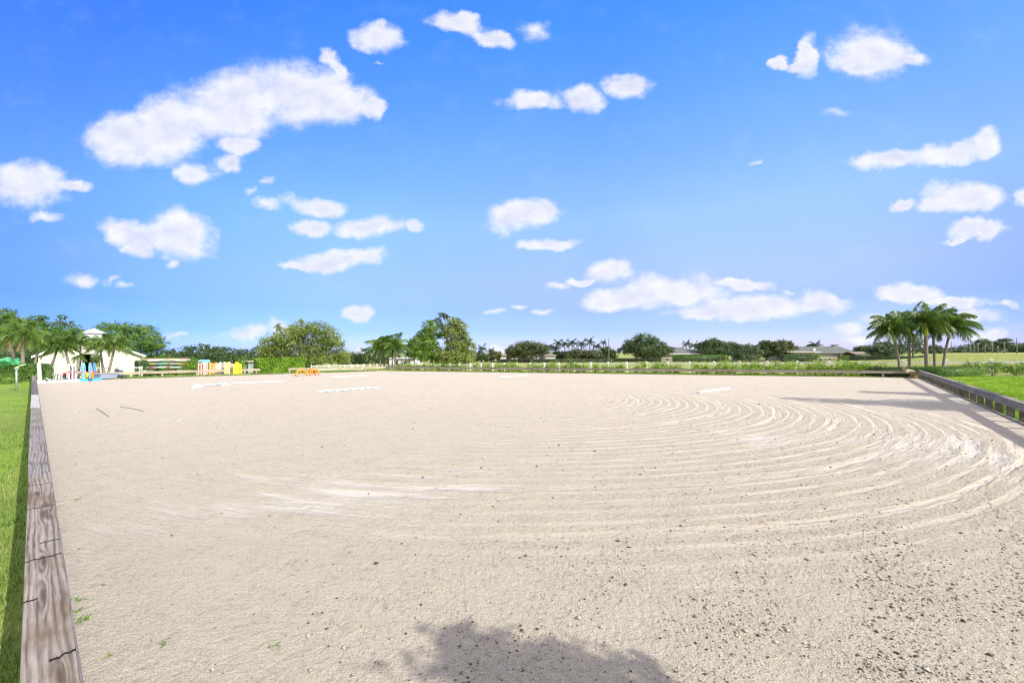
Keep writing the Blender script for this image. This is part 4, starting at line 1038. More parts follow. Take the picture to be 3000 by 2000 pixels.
# blue arched wall panel
a = P(579.5, 1099, YW + 1.6); b_ = P(613.5, 1099, YW + 1.6); z0 = float(zg(a[0], YW + 1.6)); zt_ = P(590, 1052.8, YW + 1.6)[2]; ze_ = P(580, 1056.5, YW + 1.6)[2]
t = Thing('wall_panel', 'sky blue jump wall panel with an orange inset behind the red striped wing', 'jump panel', ((a[0] + b_[0]) / 2, YW + 1.6, z0))
mb = MB(); top_ = [np.array([a[0] + (b_[0] - a[0]) * f, YW + 1.6, ze_ + (zt_ - ze_) * min(1, math.sin(f * math.pi) * 2.2)]) for f in np.linspace(1, 0, 12)]
mb.prism([np.array([a[0], YW + 1.6, z0]), np.array([b_[0], YW + 1.6, z0])] + top_, (0, .12, 0)); t.part('panel', mb, SKB, bevel=.01)
mb = MB(); q0 = P(584.5, 1066, YW + 1.59); q1 = P(591.5, 1058, YW + 1.59); mb.box(q0[0], q1[0], YW + 1.57, YW + 1.597, z0 + .3, q1[2]); t.part('inset', mb, paint('paint_rust', (.55, .17, .08), .6))
# shed
YSd = 43.5; a = P(714.5, 1090, YSd); b_ = P(752.5, 1090, YSd); z0 = float(zg(a[0], YSd)) - .05; zt_ = P(733, 1059.5, YSd)[2]; SHD = paint('shed_grey', (.46, .50, .55), .5, .05, 4, .15)
t = Thing('tool_shed', 'small grey tool shed with double doors and a flat pale roof beside the clipped hedge', 'shed', ((a[0] + b_[0]) / 2, YSd, z0))
xm = a[0] + (b_[0] - a[0]) * .30; mb = MB()
mb.box(xm + .0, b_[0] - .02, YSd + .05, YSd + 1.8, z0, zt_); mb.box(a[0], a[0] + .06, YSd, YSd + 1.8, z0, zt_); mb.box(a[0] + .06, xm, YSd + 1.7, YSd + 1.8, z0, zt_); t.part('wall', mb, SHD)
mb = MB(); mb.box(a[0] - .12, b_[0] + .1, YSd - .2, YSd + 1.95, zt_ + .002, zt_ + .09); t.part('roof', mb, paint('shed_roof', (.60, .60, .50), .7))
xd = xm + (b_[0] - xm) * .60
for q0, q1 in ((xm + .05, xd - .02), (xd + .02, b_[0] - .08)):
    mb = MB(); mb.box(q0, q1, YSd + .0, YSd + .045, z0 + .06, zt_ - .1); dr = t.part('door', mb, SHD, bevel=.01)
    hb = MB(); hx = q1 - .08 if q0 < xd - .1 else q0 + .08; hb.box(hx - .02, hx + .02, YSd - .05, YSd - .002, z0 + .8, z0 + 1.0); t.part('handle', hb, STL, parent=dr)
# bushes and hedge of the far-left side
bush('yellow green shrub left of the pole rack', PZ(424, 39.6), (.85, .7, 1.25), 900, .13, LM['bright'], 11, 'shrub', sprigs=2)
bush('bright green shrub right of the pole rack, reaching over its poles', PZ(562, 38.4), (.85, .7, 1.55), 1300, .12, LM['lime'], 12, 'shrub', sprigs=2)
bush('low rounded shrub under the pole rack\'s right end', PZ(548, 38.2), (.7, .5, .75), 600, .11, LM['mid'], 13, 'shrub')
bush('clipped dome shaped shrub showing above the middle of the pole rack', PZ(493, 43.5), (1.35, 1.2, 2.55), 2600, .12, LM['bright'], 14, 'shrub', shell=.75)
bush('yellow green shrub between the yellow wings and the shed', PZ(711, 42.5), (.6, .6, 1.6), 900, .12, LM['lime'], 15, 'shrub')
h0, h1 = G(757, 1093.0), G(893, 1087.6); h0[2] = h1[2] = -.02
ax = unit(h1 - h0); nn = np.array([-ax[1], ax[0], 0])
hedge('long bright green clipped hedge beside the tool shed', h0 + nn * .5, h1 + nn * .5, .95, 1.42, 15000, .15, LM['lime'], 21)
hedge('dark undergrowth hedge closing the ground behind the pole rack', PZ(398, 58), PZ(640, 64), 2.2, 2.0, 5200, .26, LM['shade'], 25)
# left hedges, tube boom, post
h0, h1 = G(-60, 1118.5), G(92, 1118); h0[2] = h1[2] = -.03
hedge('dark green leafy hedge across the end of the left lawn', h0 + [0, .9, 0], h1 + [-.3, .9, 0], 1.5, 1.22, 9000, .14, LM['mid'], 22, core=.6)
hedge('low bright green hedge in front of the taller one, left edge', G(-70, 1124), G(43, 1123.3), .7, .58, 2600, .11, LM['bright'], 23)
b = G(48.5, 1143.5); t = Thing('pipe_post', 'thin galvanised pipe post with a pale green tilted arm on the left lawn', 'post', b); k_ = b[1] / FPX
mb = MB(); mb.tube([b - [0, 0, .15], b + [0, 0, 64.5 * k_]], .042, 10); t.part('pipe', mb, STL, smooth=True)
mb = MB(); z = b[2] + 63 * k_; mb.tube([b + [0, 0, z], b + [0, 0, z + .02], b + [0, 0, z + .06]], [.05, .10, .07], 10); t.part('collar', mb, paint('pale_green', (.52, .68, .42), .5))
mb = MB(); mb.beam(b + [-.01, 0, z + .07], P(66, 1068.3, b[1]), .07, .05); t.part('arm', mb, paint('pale_green', (.52, .68, .42), .5)); mb = MB(); mb.beam(P(64, 1069.3, b[1] + .05), P(74, 1067.2, b[1] + .05), .05, .035); t.part('tip', mb, paint('pale_green', (.52, .68, .42), .5))
Yb = 27.; GM = paint('machine_green', (.08, .42, .20), .4, .15, 5, .3)
t = Thing('spray_boom', 'green metal tubes and drum of a boom slanting up over the left hedge', 'farm machine', G(-60, 1124))
mb = MB(); mb.tube([P(-120, 1078, Yb), P(21, 1053.5, Yb)], .14, 14); dm = t.part('drum', mb, GM, smooth=False)
mb = MB(); mb.tube([P(20, 1053.8, Yb), P(24.5, 1053.0, Yb)], .165, 14); t.part('rim', mb, GM, parent=dm)
mb = MB(); mb.tube([P(24, 1053, Yb), P(35, 1047, Yb)], .025, 6); t.part('shaft', mb, STL, parent=dm)
for p0, p1, r_ in (((-40, 1074), (29, 1057.5), .03), ((-40, 1078), (17, 1068), .06), ((22, 1064), (53, 1062), .07), ((36, 1055.5), (54, 1051), .055), ((40, 1067), (53, 1064.8), .06)):
    mb = MB(); mb.tube([P(*p0, Yb + .2), P(*p1, Yb + .2)], r_, 9); t.part('tube', mb, GM, smooth=False)
mb = MB(); mb.tube([P(48, 1058.5, Yb + .2), P(54, 1060, Yb + .2)], .11, 10); mb.tube([P(48.5, 1052, Yb + .3), P(50, 1068, Yb + .3)], .03, 6); t.part('joint', mb, GM)
q = P(-60, 1070, Yb); mb = MB(); mb.beam([q[0], q[1], -.05], q, .18, .18, up=(0, 1, 0)); mb.box(q[0] - .7, q[0] + .7, q[1] - .6, q[1] + .6, -.05, .12); t.part('stand', mb, GM)
bush('white flowering bush at the corner where the left rail ends', G(97, 1114) + NB * 1.2 + DB * .3, (.32, .3, .95), 260, .1, LM['bright'], 24)

# ================================================================== shrubs, white fence, right-hand corner
SH = 'young shrubs in the row behind the far rail'
SHL = leafmat('leaf_shrub', (.12, .24, .015), (.27, .43, .03), (.46, .58, .09), trans=.4)
shr = [1168, 1188, 1207, 1226, 1246, 1266, 1284, 1303, 1322, 1340, 1352, 1395, 1414, 1432, 1462, 1482, 1500, 1518, 1556, 1577, 1600, 1622, 1652, 1672, 1692, 1712, 1742, 1772, 1788, 1812, 1822, 1862, 1884, 1918, 1938, 1958, 1974, 1990, 2040, 2058, 2074, 2100, 2118, 2134, 2150, 2182, 2200, 2222, 2250, 2282, 2308, 2332, 2372, 2392, 2412, 2440, 2456, 2476, 2496, 2524, 2542, 2566, 2584]
big = {1672: 1.35, 1884: 1.1, 1938: 1.25, 1622: 1.2, 2118: 1.15, 2200: 1.2, 2308: 1.2, 2282: 1.15, 2392: 1.15, 2476: 1.3, 2496: 1.15, 2542: 1.25, 1500: 1.15, 2412: 1.1}
ORD = ['first', 'second', 'third', 'fourth', 'fifth', 'sixth', 'seventh', 'eighth', 'ninth', 'tenth', 'eleventh', 'twelfth', 'thirteenth', 'fourteenth', 'fifteenth', 'sixteenth', 'seventeenth', 'eighteenth', 'nineteenth', 'twentieth']
TN = {2: 'twenty', 3: 'thirty', 4: 'forty', 5: 'fifty', 6: 'sixty'}
def ordw(n):
    if n <= 20: return ORD[n - 1]
    a, b_ = divmod(n, 10)
    return {2: 'twentieth', 3: 'thirtieth', 4: 'fortieth', 5: 'fiftieth', 6: 'sixtieth'}[a] if b_ == 0 else TN[a] + '-' + ORD[b_ - 1]
rg = random.Random(5)
tot = len(shr)
for i, x in enumerate(shr):
    a, b_ = C2 + NK * 1.15, C3 + NK * 1.15; u, _ = ray(x, 1060); d = (b_ - a)
    s_ = (u * a[1] - a[0]) / (d[0] - u * d[1]); p = a + d * s_ + NK * rg.uniform(-.2, .25); p[2] = float(zg(p[0], p[1]))
    k_ = p[1] / FPX; sc_ = big.get(x, rg.uniform(.75, 1.0)); hh_ = (.66 + .06 * (x > 1400)) * sc_ * (1.12 if x > 2000 else 1)
    n_ = tot - i
    look = 'taller bright green' if x in big else ('small yellow green' if sc_ < .86 else 'low leafy green')
    bush(f'{look} shrub behind the far rail, {ordw(n_)} in the row from the palm corner', p, (hh_ * rg.uniform(.75, 1.0), hh_ * .7, hh_ * 1.15 + .1), int(200 + 300 * sc_), .12, SHL if rg.random() < .7 else LM['lime'], 100 + i, 'young_shrub', SH, stems=4, sprigs=rg.choice([1, 2, 3, 4]), shell=.3)
# white post and board fence (in line with the left rail)
wp_ = [1010, 1028, 1047, 1066, 1084, 1104, 1125, 1146, 1168, 1190, 1213, 1237, 1263.6, 1289, 1317.5, 1346, 1377.5, 1409, 1442.5, 1477, 1514, 1553, 1594, 1637, 1682, 1730, 1781, 1835.5, 1893, 1955, 2021, 2091.5, 2167.5, 2247, 2336, 2429, 2534, 2647, 2772, 2904, 3060]
iY = lambda x: 1 / (.01493 + (x - 1410) * .00001044)
ty = lambda x: np.interp(x, [1000, 1289, 1890, 2167, 2430, 2772, 2904, 3060], [1067.5, 1065.6, 1061, 1060, 1058.2, 1056.8, 1055.3, 1054])
board_fence('long white fence of capped posts and one broad top board behind the shrub row', [fpost(x, iY(x), ty(x)) for x in wp_], paint('fence_white', (.78, .78, .77), .5, .04, 3, .1), (.15, .55), postw=.2, railh=.17, thin=(.55,))
board_fence('white three-rail fence between the clipped hedge and the palm clump', [fpost(x, 49.5 + (x - 905) * .012, 1070 - max(0, min(1, (x - 890) / 75)) * 2.2) for x in (912, 927.5, 963, 997, 1032, 1062)], TRIM, (.10, .36, .62), railh=.1, cap=False)
board_fence('black three-rail paddock fence stretching in front of the distant houses', [fpost(x, 132 - (x - 1440) * .026, np.interp(x, [1440, 1900, 2300, 2480, 2730], [1052, 1050, 1049, 1049, 1050])) for x in [1440 + 19.5 * i * (1 + i * .0042) for i in range(54)]], paint('fence_black', (.025, .027, .027), .7), (.06, .48, .9), postw=.25, railh=.17, cap=False)
# corner bed
h0, h1 = G(2549, 1104), G(2688, 1107.5)
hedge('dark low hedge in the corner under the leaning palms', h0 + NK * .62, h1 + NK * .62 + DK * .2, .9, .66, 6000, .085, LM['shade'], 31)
h0, h1 = G(2722, 1106), G(2885, 1107); h1[1] = h0[1] + .6; h1[0] = ray(2882, 1107)[0] * h1[1]
hedge('low trimmed hedge along the back of the right lawn', h0 + [.4, .7, 0], h1 + [0, .7, 0], 1.7, .66, 8000, .085, LM['mid'], 32)
def ph(x, Y): q = PZ(x, Y); return q
bush('tall leafy shrub sprouting from the right end of the lawn hedge', ph(2852, 30.0), (.8, .6, 1.15), 1100, .1, LM['bright'], 33, 'shrub', sprigs=3)
bush('pointed glossy shrub between the lawn hedge and the broad shrub at the right edge', ph(2909, 29.8), (.68, .6, 1.1), 1000, .1, LM['bright'], 34, 'shrub', sprigs=2)
bush('broad glossy shrub at the right edge of the picture', ph(2978, 30.2), (1.15, .7, .82), 1400, .1, LM['bright'], 35, 'shrub', sprigs=3)
bush('upright shoot bush at the far right edge behind the broad shrub', ph(3012, 30.8), (.7, .6, 1.05), 800, .1, LM['bright'], 36, 'shrub', sprigs=2)
bush('low dark shrub at the foot of the corner palms', ph(2600, 32.0), (1.2, .7, .6), 900, .09, LM['shade'], 37, 'shrub')
# fallen palm sheath on the corner of the rail
rngd = np.random.default_rng(5); c_ = G(2672, 1108) + NK * .1 + np.array([0, 0, .36])
t = Thing('dead_frond', 'dry brown fallen palm frond draped over the corner of the rails', 'palm debris', c_ - [0, 0, .36])
mb = MB(); mb.tube([P(2655, 1089, c_[1]), P(2662, 1084, c_[1]), P(2676, 1087, c_[1]), P(2684, 1091, c_[1] - .1)], [.09, .08, .05, .03], 7); t.part('stalk', mb, paint('dry_sheath', (.48, .38, .25), .8, .2))
dirs = [unit([rngd.uniform(-1, 1), rngd.uniform(-.6, .3), rngd.uniform(-.5, .35)]) for _ in range(9)]
V, F, RV = frond_arrays(c_ + [.1, -.1, .05], dirs, .75, (0, 0, 0), .05, 14, .3, .05, rngd, .02); V2 = np.vstack(RV.V); t.npart('leaflets', np.vstack([V, V2]), np.vstack([F, np.array(RV.F) + len(V)]), LM['dry'])
# the five corner palms
PG = 'palms in the corner bed'; CSH = paint('crownshaft', (.42, .46, .14), .45, .12); CSY = paint('crownshaft_yellow', (.62, .56, .08), .45, .12)
pk = dict(L=2.0, n=22, nl=60, ll=.58, w=.042, r=.082, g=.19, group=PG, lo=2, hi=80, hang=1.05)
palm('palm leaning left, its drooping crown farthest left of the corner group', 2637, 31.6, (2612, 968), 41, wind=(-.12, -.03, -.02), shaft=CSH, bend=.12, **pk)
palm('slim upright palm second from the left in the corner group', 2663, 32.4, (2664, 950), 42, wind=(-.05, -.02, 0), shaft=CSH, bend=.03, **pk)
palm('thickest straight palm with a yellow crownshaft in the corner group\'s middle', 2716, 30.9, (2711, 948), 43, wind=(-.02, .02, 0), shaft=CSY, **dict(pk, r=.125))
palm('slightly bent palm right of the yellow-shafted one', 2741, 31.8, (2735, 945), 44, wind=(.05, 0, .0), shaft=CSH, bend=-.08, **pk)
palm('palm leaning right, its crown farthest right of the corner group', 2760, 31.4, (2787, 958), 45, wind=(.13, -.03, -.02), shaft=CSH, bend=-.10, **pk)
# ------------------------------------------------------------------ palms by the stable
SG = 'palms in front of the stable'
sk_ = dict(L=2.15, n=14, nl=36, ll=.68, w=.06, r=.13, g=.16, hang=.95, group=SG, lo=-5, hi=75, wind=(.07, -.03, 0))
palm('tall palm with a pale trunk standing behind the left hedge', 63, 40, (70, 985), 51, skirt=5, **dict(sk_, L=2.3, r=.16))
palm('palm at the left edge with yellowing lower fronds and a short trunk', 52, 42, (30, 985), 52, skirt=6, **dict(sk_, L=2.6, wind=(-.05, -.03, 0)))
palm('palm curving up in front of the stable\'s left corner', 107, 50, (122, 1003), 53, bend=-.45, **sk_)
palm('palm leaning strongly right in front of the stable\'s left wall', 138, 51, (170, 1016), 54, **sk_)
palm('palm leaning left in front of the stable\'s left wall', 213, 51, (187, 1010), 55, **sk_)
palm('slim palm rising at the left side of the stable aisle', 228, 52, (234, 1005), 56, bend=.2, **dict(sk_, r=.11))
palm('palm at the right side of the stable aisle with a bowed trunk', 309, 51.5, (296, 1012), 57, bend=-.2, **dict(sk_, wind=(-.06, -.03, 0)))
palm('palm leaning right in front of the stable\'s right wall', 314, 50.5, (337, 1012), 58, **sk_)
palm('short palm stump fork with clipped stem left of the aisle', 224, 50.5, (229, 1046), 59, **dict(sk_, n=5, L=.9, nl=14, r=.1))
# palm clump in the middle distance
CG = 'palms of the clump left of the middle trees'
ck = dict(L=2.3, n=16, nl=34, ll=.75, w=.07, g=.15, hang=.95, r=.11, group=CG, lo=-5, hi=75)
palm('white trunked palm leaning left in the middle-distance clump', 1117, 56, (1111, 1018), 61, **ck)
palm('palm second from the left in the middle-distance clump', 1126, 58, (1124, 1012), 62, **ck)
palm('tall palm in the centre of the middle-distance clump', 1139, 57, (1137, 1010), 63, **ck)
palm('palm right of centre in the middle-distance clump', 1150, 58, (1149, 1012), 64, **ck)
palm('palm with yellowing skirts at the right of the middle-distance clump', 1156, 56, (1160, 1018), 65, skirt=5, **ck)

# ================================================================== trees
TG = 'big trees behind the stable'
tree('big bright green tree filling the left edge behind the palms', 10, 78, [(0, 945, 45, 38), (45, 950, 40, 32), (85, 962, 36, 30), (20, 990, 55, 45), (75, 1005, 50, 45), (-30, 970, 40, 50), (20, 918, 26, 16), (60, 1040, 60, 30)], 15000, .34, LM['bright'], seed=201, trunk_r=.35, group=TG, depth=.7)
tree('spreading flat-topped tree whose long limb reaches right above the left palms', 118, 84, [(118, 930, 22, 7), (95, 940, 30, 12), (140, 948, 22, 9), (120, 965, 40, 20), (150, 985, 40, 25), (110, 1010, 50, 35)], 7500, .32, LM['mid'], seed=202, trunk_r=.3, group=TG, depth=.8)
tree('tall thin-topped tree with two rounded tufts left of the roof lantern', 190, 86, [(180, 930, 15, 10), (203, 948, 12, 11), (176, 945, 16, 10), (195, 968, 34, 18), (170, 990, 45, 28), (215, 985, 32, 24), (232, 965, 14, 12), (200, 1015, 50, 32)], 8500, .32, LM['mid'], seed=203, trunk_r=.3, group=TG)
tree('dark tree close behind the stable\'s left roof slope', 60, 66, [(30, 1035, 40, 30), (75, 1050, 35, 28), (120, 1040, 30, 25), (10, 1070, 40, 30)], 5000, .26, LM['shade'], seed=204, trunk_r=.25, group=TG)
tree('wide layered tree behind the stable\'s right half', 350, 84, [(325, 955, 38, 12), (375, 960, 42, 13), (420, 966, 36, 13), (340, 980, 60, 25), (400, 985, 58, 28), (440, 990, 30, 24), (300, 985, 30, 22), (450, 1005, 42, 18), (370, 1015, 80, 35), (450, 1030, 40, 25), (470, 1012, 22, 9)], 16000, .34, LM['mid'], seed=205, trunk_r=.4, group=TG, depth=.7)
tree('small dark round tree between the wide tree and the distant wood', 508, 105, [(508, 1030, 11, 9), (492, 1034, 12, 9), (515, 1042, 14, 10)], 1500, .32, LM['dark'], seed=206, trunk_r=.2)
tree('olive bush seen through the open stable aisle', 268, 92, [(268, 1048, 26, 16), (255, 1058, 22, 16), (285, 1056, 20, 16)], 3200, .24, LM['olive'], seed=207, trunk_r=.15, fork=.15)
MG_ = 'broad trees in the middle distance'
tree('broad many-stemmed olive green tree behind the long clipped hedge', 905, 52, [(880, 968, 38, 26), (925, 962, 36, 22), (842, 985, 38, 28), (800, 1005, 36, 26), (775, 1030, 24, 24), (820, 1032, 50, 26), (870, 1015, 50, 34), (960, 985, 34, 28), (980, 1005, 26, 22), (935, 1010, 40, 32), (1000, 1040, 26, 24), (965, 1045, 36, 20), (885, 940, 10, 9), (815, 958, 10, 12), (1005, 1052, 20, 18), (920, 1050, 38, 22)], 30000, .21, LM['olive'], seed=211, trunk_r=.22, group=MG_, fork=.12, depth=.8, spread=.2, shell=.35, per=14)
tree('pale yellow green tree at the left of the tall middle clump', 1265, 78, [(1258, 960, 22, 22), (1272, 978, 20, 20), (1242, 985, 24, 20), (1225, 1005, 26, 22), (1255, 1010, 30, 26), (1235, 1035, 32, 24), (1262, 945, 10, 10), (1275, 1035, 24, 28)], 12500, .32, LM['bright'], seed=212, trunk_r=.25, group=MG_)
tree('tall open-crowned tree with sparse tufts, highest of the middle clump', 1312, 84, [(1298, 923, 14, 8), (1285, 938, 13, 8), (1312, 930, 10, 7), (1292, 955, 16, 10), (1308, 968, 14, 10), (1295, 985, 14, 12)], 2600, .3, LM['dusky'], seed=213, trunk_r=.24, group=MG_, fork=.55, spread=.22)
tree('rounded olive tree at the right of the tall middle clump', 1340, 78, [(1330, 945, 22, 18), (1352, 965, 20, 24), (1322, 970, 24, 22), (1345, 995, 34, 26), (1372, 1018, 22, 24), (1335, 1020, 38, 28), (1375, 1045, 20, 20), (1345, 1050, 40, 20), (1300, 1045, 30, 22)], 16000, .33, LM['olive'], seed=214, trunk_r=.28, group=MG_, depth=.8)
tree('dark blue green tree behind the left of the middle clump', 1215, 100, [(1205, 1005, 14, 10), (1215, 1022, 24, 18), (1198, 1020, 14, 12), (1200, 1038, 16, 10), (1235, 1030, 24, 18)], 4500, .4, LM['dark'], seed=215, trunk_r=.2, group=MG_)

# distant woods that read as one mass
def wood_mass(name, label, prof, Y, n, size, mat, seed, base=1066):
    rng = np.random.default_rng(seed); L3 = []
    for x, top in prof:
        k = Y / FPX; yb = base
        for q in range(3):
            r_ = rng.uniform(11, 19); yy = top + r_ * .62 + q * (yb - top) / 3.2; dy = rng.uniform(-6, 8)
            c = P(x + rng.uniform(-8, 8), yy, Y + dy); L3.append((c, (r_ * k * 1.1, r_ * k, r_ * .72 * k)))
    V, F = crown(L3, n, size, rng, 12, .2, .55, .3)
    mb = MB()
    for x, top in prof[::2]:
        b_ = PZ(x, Y); mb.tube([b_, b_ + [.1, 0, 3.]], .16, 6)
    v2 = np.vstack(mb.V); 
    F2 = [f for f in mb.F if len(f) == 4]
    o = stuff(name, np.vstack([V, v2]), np.vstack([F, np.array(F2) + len(V)]), [mat, BKD], label, 'wood')
    return o
wood_mass('distant_wood', 'dark distant wood beyond the coloured jump wings', [(470, 1032), (490, 1034), (522, 1034), (535, 1016), (552, 1012), (570, 1016), (585, 1007), (600, 1010), (615, 1018), (628, 1024), (640, 1018), (650, 1014), (664, 1017), (680, 1024), (700, 1024), (720, 1024), (740, 1022), (760, 1018), (780, 1020), (800, 1030), (1010, 1030), (1025, 1032), (1040, 1036), (1055, 1036), (1070, 1020), (1085, 1016), (1100, 1026), (1118, 1034), (1135, 1034), (1150, 1036), (1168, 1040)], 125, 34000, .46, LM['dark'], 301)
wood_mass('far_right_wood', 'far dark tree belt along the right horizon', [(2735, 1028), (2752, 1022), (2770, 1020), (2790, 1018), (2808, 1014), (2826, 1014), (2842, 1010), (2858, 1008), (2870, 998), (2884, 994), (2896, 998), (2912, 1000), (2930, 1004), (2962, 1008), (2980, 1006), (3000, 1008), (3020, 1004), (3045, 1006)], 205, 26000, .85, LM['far'], 302, base=1040)
FT = 'distant trees beyond the black fence'
def far(label, lobes, Y, n, mat='dusky', px=None, seed=0, size=.42, r=.3, fork=.28, name='tree', spread=.17):
    xs_ = [l[0] for l in lobes]; tree(label, px or sum(xs_) / len(xs_), Y, lobes, int(n * 1.5), size * 1.4, LM[mat], name=name, seed=400 + seed, trunk_r=r, group=FT, fork=fork, spread=spread)
far('broad spreading oak with a visible forked trunk in front of the white house', [(1545, 1012, 34, 13), (1515, 1020, 28, 13), (1578, 1018, 26, 13), (1500, 1030, 20, 12), (1545, 1028, 45, 13), (1592, 1030, 18, 12), (1492, 1046, 10, 8), (1520, 1042, 20, 9), (1530, 1050, 14, 8)], 134, 7000, 'dusky', 1558, 1, .4, .5, .22)
far('small dark rounded tree left of the white house', [(1410, 1042, 17, 12), (1398, 1050, 16, 10), (1425, 1050, 14, 10)], 140, 1600, 'dark', seed=2)
far('low olive tree just left of the white house, under its dark roof', [(1445, 1042, 16, 12), (1434, 1048, 14, 9)], 142, 1400, 'dusky', seed=3)
far('small yellow tree at the white house\'s left corner', [(1462, 1042, 8, 9), (1458, 1049, 8, 7)], 138, 500, 'yellow', seed=4, size=.36, r=.12)
far('green shrubby tree right of the white house\'s garage', [(1640, 1042, 14, 13), (1655, 1036, 12, 8), (1630, 1035, 10, 6)], 150, 1700, 'far', seed=5)
far('grey brown spreading tree below the row of tall palms', [(1690, 1034, 26, 12), (1668, 1040, 20, 11), (1712, 1039, 24, 11)], 148, 2600, 'dusky', seed=6)
far('grey leafed tree right of the row of tall palms', [(1735, 1036, 24, 11), (1750, 1042, 20, 10), (1720, 1045, 16, 8)], 146, 2300, 'dusky', seed=7)
far('dark bushy tree behind the tall utility pole', [(1775, 1030, 22, 15), (1795, 1036, 18, 13), (1760, 1038, 18, 12)], 150, 2400, 'dark', seed=8)
far('big dense rounded oak left of the grey hip-roofed house', [(1890, 995, 34, 18), (1860, 1008, 32, 16), (1920, 1010, 30, 18), (1835, 1022, 26, 14), (1890, 1022, 48, 16), (1945, 1026, 26, 12), (1900, 1038, 44, 11), (1965, 1022, 12, 7)], 140, 8500, 'dark', 1885, 9, .42, .5, .2)
far('dense oak right of the grey hip-roofed house', [(2085, 1003, 26, 13), (2060, 1014, 22, 12), (2105, 1012, 26, 13), (2080, 1026, 40, 14), (2120, 1024, 22, 14)], 146, 5200, 'dark', 2090, 10)
far('brownish oak second right of the grey hip-roofed house', [(2140, 1012, 22, 10), (2130, 1026, 28, 14), (2155, 1022, 20, 14)], 150, 3000, 'dusky', 2132, 11)
far('bluish bushy tree midway between the two grey-roofed houses', [(2180, 1018, 24, 10), (2170, 1036, 32, 16), (2205, 1030, 24, 16), (2190, 1046, 36, 9)], 138, 4200, 'far', 2185, 12)
far('dark oak left of the pair beside the long grey stable', [(2240, 1006, 18, 9), (2228, 1020, 22, 12), (2258, 1014, 20, 12), (2245, 1032, 26, 12)], 142, 3200, 'dark', 2246, 13)
far('dark oak whose right edge touches the long grey stable', [(2295, 1006, 24, 10), (2285, 1020, 30, 13), (2315, 1018, 18, 12), (2295, 1032, 30, 11), (2270, 1012, 16, 10)], 140, 4200, 'dusky', 2290, 14)
far('small rounded bush tree above the long grey stable\'s left roof', [(2382, 1012, 12, 6), (2372, 1016, 9, 5)], 165, 700, 'dark', seed=15)
far('dark rounded tree right behind the long grey stable', [(2525, 1024, 18, 10), (2512, 1034, 14, 10)], 150, 1600, 'dark', seed=16)
far('full green tree left behind the corner palms', [(2590, 1012, 26, 11), (2565, 1022, 24, 12), (2615, 1018, 24, 13), (2590, 1032, 40, 13)], 135, 4600, 'far', 2590, 17)
far('airy sparse tree seen between the corner palm trunks', [(2680, 990, 16, 9), (2665, 1002, 16, 10), (2694, 1006, 14, 12), (2650, 1014, 14, 10), (2685, 1022, 18, 12), (2640, 1024, 20, 12)], 118, 2000, 'far', 2675, 18, .3, .22, .35, spread=.24)
far('dark bushy tree behind the thick corner palm', [(2735, 1020, 18, 10), (2720, 1030, 20, 10), (2755, 1030, 16, 10)], 150, 1900, 'far', seed=19)
far('layered flat-topped tree standing above the far right tree belt', [(2944, 997, 15, 5), (2938, 1006, 18, 6), (2950, 1014, 14, 8)], 190, 1300, 'far', 2944, 20, .5)
# distant palms
FP = 'tall distant palms beyond the oaks'
fk = dict(L=2.7, n=11, nl=13, ll=.9, w=.2, g=.13, r=.2, mat='palmfar', group=FP, lo=-20, hi=70)
for i, (bx, tx, ty_, Y, lab) in enumerate([(1606, 1606, 1019, 150, 'short distant palm against the right edge of the spreading oak'), (1614, 1614, 1020, 158, 'distant palm just right of the short one by the oak'), (1629, 1628, 1022, 160, 'lower distant palm over the white garage'),
        (1637, 1635, 1008, 152, 'first of the five high palms, slim and compact'), (1655, 1655, 1009, 150, 'second of the five high palms, with fronds swept upward'), (1676, 1676, 1007, 146, 'third of the five high palms, with the widest drooping fronds'),
        (1704, 1703, 1010, 150, 'fourth of the five high palms, rather flat-topped'), (1728, 1728, 1003, 148, 'fifth of the five high palms, the tallest'), (1768, 1768, 1005, 190, 'small round-headed far palm left of the utility pole'), (1750, 1748, 1016, 160, 'low palm between the fifth high palm and the round-headed one'),
        (2013, 2012, 1010, 165, 'palm rising behind the grey hip roof'), (2036, 2035, 1014, 165, 'palm half hidden between the grey hip roof and the dense oak'), (1411, 1411, 1024, 150, 'shaggy narrow palm left of the white house'), (1440, 1439, 1030, 165, 'small palm by the dark roof left of the white house'),
        (2393, 2390, 1012, 170, 'palm tuft poking above the long grey stable\'s left roof')]):
    palm(lab, bx, Y, (tx, ty_ - 2.5), 70 + i, **dict(fk, L=(1.9 if i in (0, 1, 2, 8, 9, 13) else 2.7), n=(9 if i == 8 else 11)))

# ================================================================== distant houses
WHS = paint('house_white', (.58, .58, .575), .8, .04, .6, .08); RFG = paint('roof_grey', (.115, .12, .122), .85, .15, 2.2, .25, bump=.5); RFB = paint('roof_brown', (.24, .21, .18), .85, .15, 2.2, .25)
WIN = paint('window_glass', (.03, .04, .05), .15, .2); RFD = paint('roof_dark', (.10, .085, .08), .8, .15); CLS = paint('house_cream', (.44, .42, .36), .85, .05, .6, .12); WTH = paint('thatch_brown', (.20, .165, .12), .95, .25, 3, .3)
def hip(mb, x0, x1, y0, y1, ze, zr, inset, over=.6, th=.18):
    X0, X1, Y0_, Y1_ = x0 - over, x1 + over, y0 - over, y1 + over; ym = (Y0_ + Y1_) / 2
    a = [(X0, Y0_, ze), (X1, Y0_, ze), (X1, Y1_, ze), (X0, Y1_, ze)]; r_ = [(X0 + inset, ym, zr), (X1 - inset, ym, zr)]
    lo = [(p[0], p[1], ze - th) for p in a]
    mb.add(a + r_ + lo, [(0, 1, 5, 4), (1, 2, 5), (2, 3, 4, 5), (3, 0, 4), (6, 7, 1, 0), (7, 8, 2, 1), (8, 9, 3, 2), (9, 6, 0, 3), (9, 8, 7, 6)])
